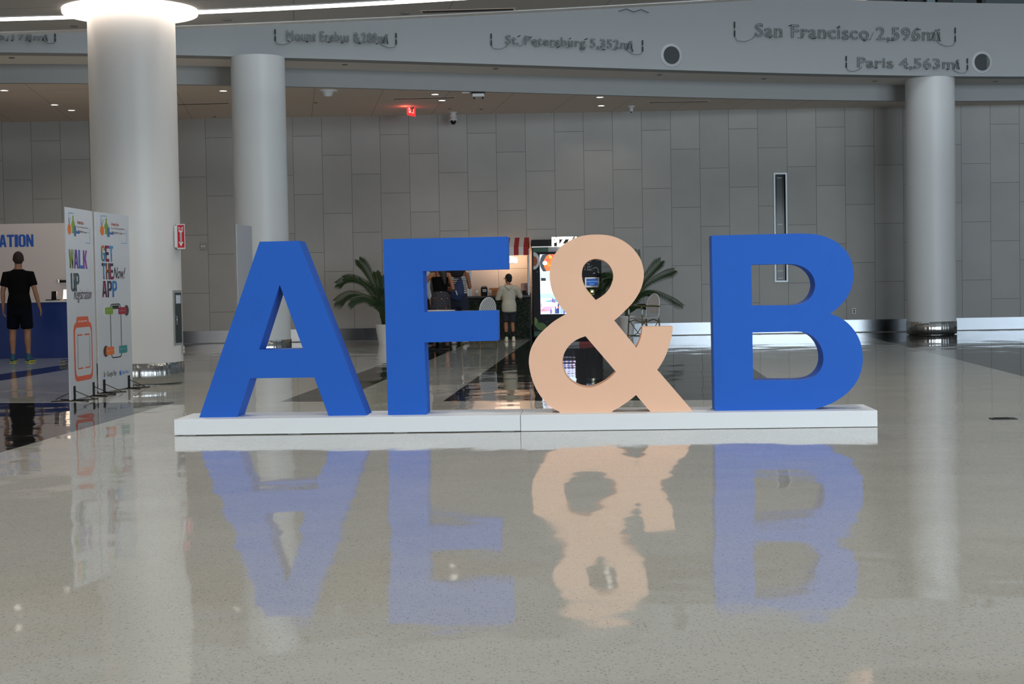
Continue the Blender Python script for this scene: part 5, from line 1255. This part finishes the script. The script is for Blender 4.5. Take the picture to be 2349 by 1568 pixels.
def chair(x, y, rz, label):
    """faces local -Y; back at +Y"""
    t = thing('bistro_chair', label, 'chair', (x, y, 0), rz, 'white woven bistro armchairs')
    def lk_(n, bm, m):
        o = link(n, bm, m, t, False, loc=(0, 0, 0)); return o
    bm = bmesh.new(); rbox(bm, -0.22, 0.22, -0.21, 0.21, 0.425, 0.455, 0.012); lk_('seat', bm, M_WEAVE)
    bm = bmesh.new(); out = []
    for k in range(25):
        a = math.pi*k/24; out.append((0.195*math.cos(a), 0.68+0.22*math.sin(a)))
    prof = [(-0.16, 0.52), (-0.08, 0.535), (0, 0.54), (0.08, 0.535), (0.16, 0.52)] 
    loop = [(x_, z_) for x_, z_ in out] + prof
    flat, tris = tri_faces([loop]); f3 = lambda x_, z_, d: Vector((x_, 0.21+0.12*(z_-0.45)-0.25*x_*x_+d, z_))
    A = [bm.verts.new(f3(v.x, v.y, 0)) for v in flat]; B = [bm.verts.new(f3(v.x, v.y, 0.014)) for v in flat]
    for tr in tris: bm.faces.new([A[i] for i in tr]); bm.faces.new([B[i] for i in reversed(tr)])
    for i in range(len(A)): j = (i+1) % len(A); bm.faces.new((A[i], A[j], B[j], B[i]))
    lk_('backrest', bm, M_WEAVE)
    bm = bmesh.new(); chain(bm, [f3(x_, z_, 0.007) for x_, z_ in [(0.2, 0.45)]+out+[(-0.2, 0.45)]], [0.013]*27, 8); lk_('back_frame', bm, M_WRAP)
    for s in (-1, 1):
        bm = bmesh.new(); chain(bm, [(s*0.215, -0.20, 0.64), (s*0.215, -0.19, 0.45), (s*0.225, -0.22, 0.0)], [0.014, 0.014, 0.013], 8); lk_('leg', bm, M_RATTAN)
        bm = bmesh.new(); chain(bm, [(s*0.2, 0.21, 0.46), (s*0.21, 0.25, 0.0)], [0.014, 0.013], 8); lk_('leg', bm, M_RATTAN)
        bm = bmesh.new(); chain(bm, [(s*0.2, 0.235, 0.66), (s*0.225, 0.0, 0.675), (s*0.225, -0.17, 0.675), (s*0.222, -0.215, 0.655), (s*0.215, -0.2, 0.6)], [0.015]*5, 8); lk_('armrest', bm, M_RATTAN)
        bm = bmesh.new(); chain(bm, [(s*0.215, -0.195, 0.60), (s*0.215, -0.193, 0.52)], [0.018]*2, 8); lk_('wrapped_joint', bm, M_WRAP)
        bm = bmesh.new(); chain(bm, [(s*0.215, -0.19, 0.40), (s*0.215, 0.03, 0.14), (s*0.21, 0.23, 0.05)], [0.008]*3, 6); chain(bm, [(s*0.21, 0.215, 0.40), (s*0.215, 0.0, 0.14), (s*0.22, -0.2, 0.06)], [0.008]*3, 6); lk_('side_brace', bm, M_RATTAN)
    for y_ in (-0.21, 0.235):
        bm = bmesh.new(); chain(bm, [(-0.215, y_, 0.36), (0, y_, 0.41), (0.215, y_, 0.36)], [0.009]*3, 6); lk_('stretcher', bm, M_RATTAN); bm = bmesh.new(); chain(bm, [(-0.22, y_, 0.11), (0.22, y_, 0.11)], [0.009]*2, 6); lk_('stretcher', bm, M_RATTAN)
    return t
def copy_tree(o, parent=None):
    c = o.copy(); COL.objects.link(c); c.parent = parent
    for ch in list(o.children): copy_tree(ch, c)
    return c
p = fl(1098, 801); ch0 = chair(p.x, p.y+0.32, R(-135), 'white woven bistro armchair turned away, behind the lower arm of the F')
ch1 = copy_tree(ch0); p = fl(1474, 781.5); ch1.location = (p.x+0.03, p.y+0.05, 0); ch1.rotation_euler = (0, 0, R(-58)); ch1['label'] = 'white woven bistro armchair beside the right potted palm'
p = fl(1006, 803); tx, ty = p.x, p.y
t = thing('bistro_table', 'small round white bistro table behind the F', 'table', (tx, ty, 0))
zt = onplane(1006, 711.5, (0, ty-0.33, 0), (0, -1, 0)).z
bm = bmesh.new(); lathe(bm, [(0.0001, zt-0.03), (0.31, zt-0.03), (0.325, zt-0.02), (0.325, zt-0.006), (0.315, zt), (0.0001, zt)], tx-0.02, ty, 48); link('tabletop', bm, mat('table_white', (212, 202, 196), 0.35), t, True)
bm = bmesh.new(); lathe(bm, [(0.03, 0.04), (0.03, zt-0.03)], tx-0.02, ty, 20, True); link('pillar', bm, M_BLACK, t, True)
bm = bmesh.new(); lathe(bm, [(0.2, 0.0), (0.2, 0.012), (0.05, 0.035), (0.03, 0.045)], tx-0.02, ty, 32, True); link('table_foot', bm, M_BLACK, t, True)
# ================================================================== PEOPLE
SKIN = {'fair': (150, 108, 82), 'tan': (158, 100, 66), 'brown': (140, 86, 56), 'boy': (156, 104, 72)}
def skin_mat(k): return mat('skin_'+k, SKIN[k], 0.55, noise=0.05, nscale=8)
def person(label, x, y, face, height, skin, build=1.0, arms=None, legs=None, turn=0.0, lean=0.0, hips=1.0, group=None):
    """local frame: +Y is where the person looks, z up, unit figure 1.75 m tall"""
    t = thing('person', label, 'person', (x, y, 0), face)
    t.scale = (height/1.75,)*3
    bpy.context.view_layer.update()
    S = {'t': t, 'b': build, 'hips': hips}
    bm = bmesh.new(); b = build
    tor = [((0, 0.0, 0.87), (.155*b*hips, .11*b)), ((0, 0.0, 0.96), (.16*b*hips, .112*b)), ((0, 0.005, 1.09), (.132*b, .095*b)), ((0, 0.005, 1.22), (.148*b, .105*b)), ((0, 0, 1.34), (.165*b, .105*b)), ((0, -.01, 1.42), (.15*b, .08*b)), ((0, -.01, 1.465), (.08*b, .06))]
    tor = [((p[0], p[1]+lean*(p[2]-0.9), p[2]), r) for p, r in tor]; S['torso'] = tor
    chain(bm, [p for p, r in tor], [r for p, r in tor], 24)
    hx, hy = 0, lean*0.75
    chain(bm, [(hx, hy-.015, 1.44), (hx, hy+.0, 1.5), (hx, hy+.015, 1.58)], [(.062*b, .062), (.056, .058), (.056, .06)], 16)
    hm = Matrix.Translation((hx, hy+.02, 1.645)) @ Matrix.Rotation(turn, 4, 'Z'); S['head'] = hm
    def hp(v): return hm @ Vector(v)
    b2 = bmesh.new(); ball(b2, (0, 0, .02), (.076, .096, .108), 24, 16); ball(b2, (0, .03, -.045), (.056, .062, .062), 18, 12); ball(b2, (0, .075, -.085), (.03, .022, .02), 12, 8)
    chain(b2, [(0, .088, .02), (0, .104, -.012), (0, .1, -.026)], [(.009, .008), (.013, .012), (.016, .008)], 10)
    for s in (-1, 1): ball(b2, (s*.079, -.005, -.005), (.012, .02, .032), 12, 8); ball(b2, (s*.033, .082, .028), (.02, .012, .007), 10, 6)
    ball(b2, (0, .09, -.052), (.024, .01, .006), 10, 6); ball(b2, (0, .088, -.064), (.02, .01, .007), 10, 6)
    merge(bm, b2, hm)
    legs = legs or [((-.09, 0, .88), (-.105, .01, .48), (-.11, -.015, .085)), ((.09, 0, .88), (.105, .01, .48), (.11, -.015, .085))]
    S['legs'] = legs
    for s, (h, k, a) in zip((-1, 1), legs):
        h, k, a = map(Vector, (h, k, a)); c = k.lerp(a, .3)+Vector((0, -.018, 0))
        chain(bm, [h, h.lerp(k, .5), k, c, a.lerp(k, .3), a], [(.088*b*hips, .095*b), (.072*b, .078*b), (.052, .056), (.052, .056), (.036, .04), (.032, .038)], 18)
        yaw = Vector((s*.012, .06, 0)); chain(bm, [(a.x, a.y-.035, a.z-.05), (a.x+s*.008, a.y+.06, a.z-.055), (a.x+s*.018, a.y+.155, a.z-.062)], [(.034, .03), (.04, .027), (.034, .018)], 14, (0, 0, 1))
    arms = arms or [((-.185, -.005, 1.405), (-.235, -.03, 1.12), (-.245, .03, .88)), ((.185, -.005, 1.405), (.235, -.03, 1.12), (.245, .03, .88))]
    S['arms'] = arms
    for s, (sh, el, wr) in zip((-1, 1), arms):
        sh, el, wr = map(Vector, (sh, el, wr)); sh = sh+Vector((0, lean*.5, 0))
        chain(bm, [(s*.1, sh.y, sh.z), sh+Vector((-s*.015, 0, -.005)), sh.lerp(el, .4), el, el.lerp(wr, .3), wr], [(.05, .05), (.056*b, .056*b), (.045*b, .047*b), (.036, .038), (.038, .04), (.023, .028)], 16)
        d = (wr-el).normalized(); side = Vector((0, 1, 0)); side = (side-d*side.dot(d)).normalized(); nrm = d.cross(side)*s
        # palm, four bent fingers of different lengths, thumb from the side of the palm
        chain(bm, [wr, wr+d*.05, wr+d*.085], [(.022, .024), (.014, .038), (.013, .038)], 12, tuple(side))
        for j, L in enumerate((.068, .078, .073, .056)):
            o_ = wr+d*.085+side*(.029-.0195*j); curl = nrm*-.018
            chain(bm, [o_, o_+d*L*.45+curl*.3, o_+d*L*.8+curl*1.0, o_+d*L*.95+curl*1.7], [.0085, .008, .0075, .007], 8, tuple(side))
        o_ = wr+d*.03+side*.03; chain(bm, [o_, o_+side*.022+d*.03, o_+side*.026+d*.058+nrm*-.01], [.011, .009, .008], 8, tuple(nrm))
    S['body'] = remesh('body', bm, skin_mat(skin), t, 0.0075, 3)
    # eyes
    for s in (-1, 1):
        bm = bmesh.new(); ball(bm, (0, 0, 0), .0115, 12, 8); bmesh.ops.transform(bm, matrix=hm @ Matrix.Translation((s*.031, .082, .012)), verts=bm.verts)
        link('eye', bm, mat('eye_dark', (40, 30, 26), 0.2), t, True, loc=(0, 0, 0))
    bm = bmesh.new(); ball(bm, (0, .092, -.058), (.021, .009, .0065), 12, 6); bmesh.ops.transform(bm, matrix=hm, verts=bm.verts); link('lips', bm, mat('lips', (140, 80, 70), 0.5), t, True, loc=(0, 0, 0))
    return S
def cloth(S, name, m, chains, voxel=0.011, sm=4):
    bm = bmesh.new()
    for pts, rad in chains: chain(bm, pts, rad, 22, capk=0.35)
    return remesh(name, bm, m, S['t'], voxel, sm)
def torso_part(S, z0, z1, off):
    tor = S['torso']; pts, rad = [], []
    zs = [z0]+[p[2] for p, r in tor if z0+.015 < p[2] < z1-.015]+[z1]
    for z in zs:
        for (p, r), (q, s) in zip(tor, tor[1:]):
            if p[2] <= z <= q[2]+1e-6:
                f = (z-p[2])/(q[2]-p[2]); pts.append((p[0]+(q[0]-p[0])*f, p[1]+(q[1]-p[1])*f, z)); rad.append((r[0]+(s[0]-r[0])*f+off, r[1]+(s[1]-r[1])*f+off)); break
        else:
            e = tor[0] if z < tor[0][0][2] else tor[-1]; pts.append((e[0][0], e[0][1], z)); rad.append((e[1][0]+off, e[1][1]+off))
    return pts, rad
def sleeve(S, i, f, r0=.066, r1=.06):
    sh, el, wr = map(Vector, S['arms'][i]); s = (-1, 1)[i]
    if f <= 1: pts = [(s*.09, sh.y, sh.z), sh, sh.lerp(el, f)]; rad = [r0*.95, r0, r1]
    else: pts = [(s*.09, sh.y, sh.z), sh, sh.lerp(el, .5), el, el.lerp(wr, f-1)]; rad = [r0*.95, r0, r0*.92, r1, r1*.8]
    return pts, rad
def trouser(S, i, f, r0=.108, r1=.086):
    h, k, a = map(Vector, S['legs'][i])
    if f <= 1: return [h+Vector((0, 0, .03)), h.lerp(k, f*.5), h.lerp(k, f)], [r0, (r0+r1)/2, r1]
    return [h+Vector((0, 0, .03)), h.lerp(k, .5), k, k.lerp(a, f-1)], [r0, (r0+r1)/2, r1, r1*.9]
def shoe(S, i, m, msole, nm='shoe'):
    a = Vector(S['legs'][i][2]); s = (-1, 1)[i]; g = bmesh.new()
    chain(g, [(a.x, a.y-.04, a.z-.045), (a.x+s*.008, a.y+.05, a.z-.042), (a.x+s*.018, a.y+.16, a.z-.055)], [(.045, .04), (.05, .036), (.042, .026)], 16, (0, 0, 1))
    chain(g, [(a.x, a.y-.015, a.z-.04), (a.x, a.y-.01, a.z+.02)], [(.045, .05), (.043, .048)], 16)
    o = remesh(nm, g, m, S['t'], 0.008, 2)
    g = bmesh.new(); chain(g, [(a.x, a.y-.05, .014), (a.x+s*.01, a.y+.05, .014), (a.x+s*.02, a.y+.18, .014)], [(.047, .014), (.052, .014), (.044, .014)], 18, (0, 0, 1)); so = link('sole', g, msole, o, True, loc=(0, 0, 0))
# ---- man at the booth, back to us
p = fl(48, 830)
MANX, MANY = p.x, p.y
S = person('man seen from behind in black T-shirt and black shorts standing at the blue counter', p.x, p.y, R(2), 1.78, 'fair', 1.06,
           arms=[((-.19, -.005, 1.40), (-.245, -.04, 1.12), (-.252, -.005, .88)), ((.19, -.005, 1.40), (.265, -.03, 1.13), (.315, .02, .885))],
           legs=[((-.09, 0, .88), (-.115, .01, .48), (-.118, -.015, .085)), ((.09, 0, .88), (.115, .01, .48), (.128, -.015, .085))], turn=R(12))
tee = mat('black_cotton', (13, 12, 13), 0.9, spec=0.1, noise=0.1)
cloth(S, 't_shirt', tee, [torso_part(S, .90, 1.462, .022), sleeve(S, 0, .62, .07, .068), sleeve(S, 1, .62, .07, .068)])
cloth(S, 'shorts', mat('navy_shorts', (10, 12, 20), 0.9, spec=0.1), [torso_part(S, .76, .98, .016), trouser(S, 0, .82, .105, .098), trouser(S, 1, .82, .105, .098)])
bm = bmesh.new(); ball(bm, (0, -.014, .014), (.084, .100, .110), 24, 16); bmesh.ops.transform(bm, matrix=S['head'] @ Matrix.Rotation(R(-14), 4, 'X'), verts=bm.verts); link('hair', bm, mat('hair_brown', (42, 28, 22), 0.8, noise=0.2, nscale=30), S['t'], True, loc=(0, 0, 0))
for i in (0, 1): shoe(S, i, mat('trainer_teal', (24, 74, 96), 0.6), mat('trainer_yellow', (206, 204, 40), 0.5))
# ---- boy in cream hoodie at the coffee bar
p = fl(1169, 783.3)
S = person('boy seen from behind in cream hoodie and dark shorts leaning at the coffee bar', p.x, min(p.y, 31.72), R(4), 1.32, 'boy', 0.98, turn=R(38), lean=.10,
           arms=[((-.19, 0, 1.39), (-.29, .06, 1.14), (-.15, .28, 1.14)), ((.19, 0, 1.39), (.30, .06, 1.20), (.33, .26, 1.16))],
           legs=[((-.08, 0, .88), (-.09, .02, .48), (-.08, -.0, .085)), ((.08, 0, .88), (.085, .03, .48), (.1, -.06, .085))])
ho = mat('cream_fleece', (186, 178, 158), 0.9, noise=0.06, nscale=10)
cloth(S, 'hoodie', ho, [torso_part(S, .80, 1.45, .04), sleeve(S, 0, 1.75, .085, .07), sleeve(S, 1, 1.75, .085, .07)])
bm = bmesh.new(); chain(bm, [(-.08, .02, 1.50), (-.075, -.05, 1.44), (0, -.095, 1.38), (.075, -.05, 1.44), (.08, .02, 1.50)], [(.03, .03), (.04, .045), (.05, .055), (.04, .045), (.03, .03)], 14); remesh('hood', bm, ho, S['t'], .011, 4)
cloth(S, 'shorts', mat('charcoal_shorts', (30, 32, 38), 0.8), [torso_part(S, .74, .95, .02), trouser(S, 0, .85, .11, .095), trouser(S, 1, .85, .11, .095)])
bm = bmesh.new(); ball(bm, (0, -.014, .034), (.088, .102, .108), 24, 16); ball(bm, (0, -.045, -.03), (.07, .06, .06), 16, 10); bmesh.ops.transform(bm, matrix=S['head'], verts=bm.verts); link('hair', bm, mat('hair_black', (12, 10, 10), 0.75, noise=0.2, nscale=30), S['t'], True, loc=(0, 0, 0))
bm = bmesh.new()
for s in (-1, 1):
    chain(bm, [(s*.082, -.01, .012), (s*.078, .10, .016)], [.0035]*2, 6); pts = [(s*.04+.03*math.cos(a), .108, .008+.022*math.sin(a)) for a in np.linspace(0, 6.28, 17)[:-1]]; chain(bm, pts, [.0035]*16, 6, closed=True, cap=False)
bmesh.ops.transform(bm, matrix=S['head'], verts=bm.verts); link('glasses', bm, M_BLACK, S['t'], True, loc=(0, 0, 0))
for i in (0, 1):
    shoe(S, i, mat('cream_clog', (208, 200, 172), 0.6), mat('cream_sole', (196, 186, 158), 0.6), 'clog')
    k, a = Vector(S['legs'][i][1]), Vector(S['legs'][i][2]); bm = bmesh.new(); chain(bm, [a+Vector((0, 0, -.02)), a.lerp(k, .22), a.lerp(k, .38)], [.045, .046, .056], 16); link('sock', bm, mat('black_sock', (14, 14, 16), 0.9), S['t'], True, loc=(0, 0, 0))
# ---- woman in black top
p = fl(1011, 797)
S = person('woman seen from behind in black strappy top and patterned skirt holding a cup', p.x, p.y+.3, R(8), 1.66, 'tan', 0.95, hips=1.12, lean=.05,
           arms=[((-.18, 0, 1.40), (-.33, .04, 1.19), (-.40, .26, 1.25)), ((.18, 0, 1.40), (.25, .0, 1.12), (.16, .22, 1.14))])
WX, WY = p.x, p.y+.3
cloth(S, 'top', tee, [torso_part(S, 1.03, 1.345, .014)])
bm = bmesh.new()
for s in (-1, 1): chain(bm, [(s*.075, -.108, 1.33), (s*.085, -.1, 1.40), (s*.09, -.04, 1.462), (s*.085, .06, 1.43), (s*.08, .115, 1.33)], [.006]*5, 6)
link('strap', bm, tee, S['t'], True, loc=(0, 0, 0))
def patterned(name):
    m = mat(name, (62, 60, 66), 0.8); nt, nd, lk = nodes(m); b = nd['Principled BSDF']; g = nd.new('ShaderNodeTexCoord')
    v = nd.new('ShaderNodeTexVoronoi'); v.inputs['Scale'].default_value = 14; lk.new(g.outputs['Object'], v.inputs['Vector']); cr_ = nd.new('ShaderNodeValToRGB'); e = cr_.color_ramp.elements
    e[0].position = .15; e[0].color = (*lin((150, 100, 76)), 1); e[1].position = .5; e[1].color = (*lin((50, 50, 56)), 1); n = e.new(.3); n.color = (*lin((24, 18, 18)), 1)
    lk.new(v.outputs['Distance'], cr_.inputs[0]); lk.new(cr_.outputs[0], b.inputs['Base Color']); return m
cloth(S, 'skirt', patterned('printed_skirt'), [([(0, 0, 1.06), (0, 0, .95), (0, -.005, .7), (0, 0, .42)], [(.15, .11), (.19, .135), (.20, .15), (.22, .17)])])
hb = mat('hair_dark_brown', (30, 18, 14), 0.6, noise=0.3, nscale=20)
bm = bmesh.new(); ball(bm, (0, -.02, .03), (.094, .108, .112), 24, 16); bmesh.ops.transform(bm, matrix=S['head'], verts=bm.verts)
chain(bm, [(.0, -.06, 1.68), (.03, -.10, 1.52), (.06, -.115, 1.38), (.08, -.12, 1.22)], [(.085, .05), (.09, .05), (.06, .035), (.02, .02)], 16); remesh('hair', bm, hb, S['t'], .010, 2)
for i in (0, 1): shoe(S, i, mat('sandal_brown', (90, 60, 44), 0.6), mat('sandal_sole', (40, 32, 28), 0.7), 'sandal')
hand = S['t'].matrix_world @ Vector((-.40, .34, 1.28))
t = thing('paper_cup', 'white paper cup held in the left hand of the woman in the black top', 'cup', tuple(hand))
bm = bmesh.new(); lathe(bm, [(0.026, hand.z-.06), (0.035, hand.z+.04)], hand.x, hand.y, 20, True); link('cup_body', bm, M_WHITE, t, True)
bm = bmesh.new(); lathe(bm, [(0.038, hand.z+.04), (0.038, hand.z+.05), (0.033, hand.z+.062)], hand.x, hand.y, 20, True); link('lid', bm, M_WHITE, t, True)
# ---- woman with curly hair and a blue sling bag
p = fl(1051, 790)
S = person('woman with big curly dark hair in striped top seen from behind beside the coffee bar', p.x+.02, p.y+.25, R(-12), 1.68, 'brown', 0.98, hips=1.05, lean=.04,
           arms=[((-.18, 0, 1.40), (-.28, -.02, 1.13), (-.14, .16, 1.05)), ((.18, 0, 1.40), (.22, .05, 1.12), (.16, .24, 1.16))])
def stripes(name):
    m = mat(name, (220, 218, 214), 0.8); nt, nd, lk = nodes(m); b = nd['Principled BSDF']; g = nd.new('ShaderNodeTexCoord'); s = nd.new('ShaderNodeSeparateXYZ'); lk.new(g.outputs['Object'], s.inputs[0])
    k = math_node(nt, 'LESS_THAN', math_node(nt, 'FRACT', math_node(nt, 'MULTIPLY', s.outputs[2], 26)), 0.5); mx = nd.new('ShaderNodeMix'); mx.data_type = 'RGBA'; lk.new(k, mx.inputs[0]); mx.inputs[6].default_value = (*lin((222, 220, 216)), 1); mx.inputs[7].default_value = (*lin((20, 24, 34)), 1); lk.new(mx.outputs[2], b.inputs['Base Color']); return m
cloth(S, 'striped_top', stripes('striped_cotton'), [torso_part(S, .98, 1.33, .016)])
bm = bmesh.new()
for s in (-1, 1): chain(bm, [(s*.09, -.112, 1.31), (s*.105, -.1, 1.39), (s*.11, -.04, 1.455), (s*.1, .06, 1.42), (s*.09, .115, 1.32)], [(.014, .006)]*5, 8)
link('strap', bm, mat('strap_white', (220, 218, 214), 0.8), S['t'], True, loc=(0, 0, 0))
cloth(S, 'trousers', mat('navy_trousers', (22, 28, 48), 0.8), [torso_part(S, .76, 1.02, .016), trouser(S, 0, 1.9, .105, .08), trouser(S, 1, 1.9, .105, .08)])
bm = bmesh.new(); rc = random.Random(9); ball(bm, (0, -.03, 1.66), (.14, .14, .15), 20, 14)
for k in range(60):
    a, e = rc.uniform(0, 6.28), rc.uniform(-.9, 1.2); ball(bm, (.12*math.cos(a)*math.cos(e), -.04+.11*math.sin(a)*math.cos(e)-(.03 if math.sin(a) < 0 else .02), 1.66+.15*math.sin(e)), rc.uniform(.028, .045), 8, 6)
chain(bm, [(0, -.08, 1.62), (0, -.11, 1.5), (0, -.125, 1.38)], [(.15, .07), (.17, .07), (.13, .05)], 16); remesh('hair', bm, mat('hair_curly', (20, 13, 12), 0.8, noise=0.3, nscale=40), S['t'], .012, 1)
for i in (0, 1): shoe(S, i, mat('shoe_white', (180, 176, 172), 0.6), mat('shoe_sole', (150, 146, 140), 0.6))
mw = S['t'].matrix_world
t = thing('sling_bag', 'navy blue sling bag hanging across the back of the curly haired woman', 'bag', tuple(mw @ Vector((.03, -.2, .98))))
bm = bmesh.new(); chain(bm, [mw @ Vector(q) for q in ((.09, -.18, 1.30), (.06, -.20, 1.15), (.03, -.225, 1.02), (.0, -.22, .93))], [(.03, .03), (.10, .05), (.135, .07), (.12, .055)], 20); remesh('bag_body', bm, mat('bag_navy', (24, 38, 76), 0.7, noise=0.05), None, .011, 3)
bag = bpy.data.objects['bag_body']; bag.parent = t; bag.matrix_parent_inverse = t.matrix_world.inverted()
bm = bmesh.new(); chain(bm, [mw @ Vector(q) for q in ((-.12, -.165, .98), (-.04, -.16, 1.10), (.05, -.145, 1.24), (.11, -.11, 1.40), (.11, -.02, 1.475), (.05, .10, 1.38), (-.06, .13, 1.2))], [(.018, .005)]*7, 8); link('bag_strap', bm, mat('strap_beige', (150, 138, 116), 0.8), t, True)
bm = bmesh.new()
c = mw @ Vector((.03, -.30, 1.03)); box(bm, -.045, .045, -.002, .002, -.008, .008, 0, Matrix.Translation(c) @ Matrix.Rotation(R(72), 4, 'Y')); link('bag_label', bm, mat('strap_white', (220, 218, 214)), t)
# ---- third customer, nearly hidden behind the stem of the F
p = fl(984, 792)
S = person('person in a light grey long sleeved shirt mostly hidden behind the stem of the F', p.x-.12, p.y+.6, R(-60), 1.70, 'fair', 1.0)
cloth(S, 'shirt', mat('grey_shirt', (176, 182, 190), 0.8, noise=0.05), [torso_part(S, .84, 1.44, .022), sleeve(S, 0, 1.85, .07, .055), sleeve(S, 1, 1.85, .07, .055)])
cloth(S, 'trousers', mat('dark_jeans', (34, 42, 60), 0.8), [torso_part(S, .76, .98, .016), trouser(S, 0, 1.9, .1, .08), trouser(S, 1, 1.9, .1, .08)])
bm = bmesh.new(); ball(bm, (0, -.014, .034), (.088, .102, .108), 24, 16); bmesh.ops.transform(bm, matrix=S['head'], verts=bm.verts); link('hair', bm, hb, S['t'], True, loc=(0, 0, 0))
for i in (0, 1): shoe(S, i, M_BLACK, M_BLACK)
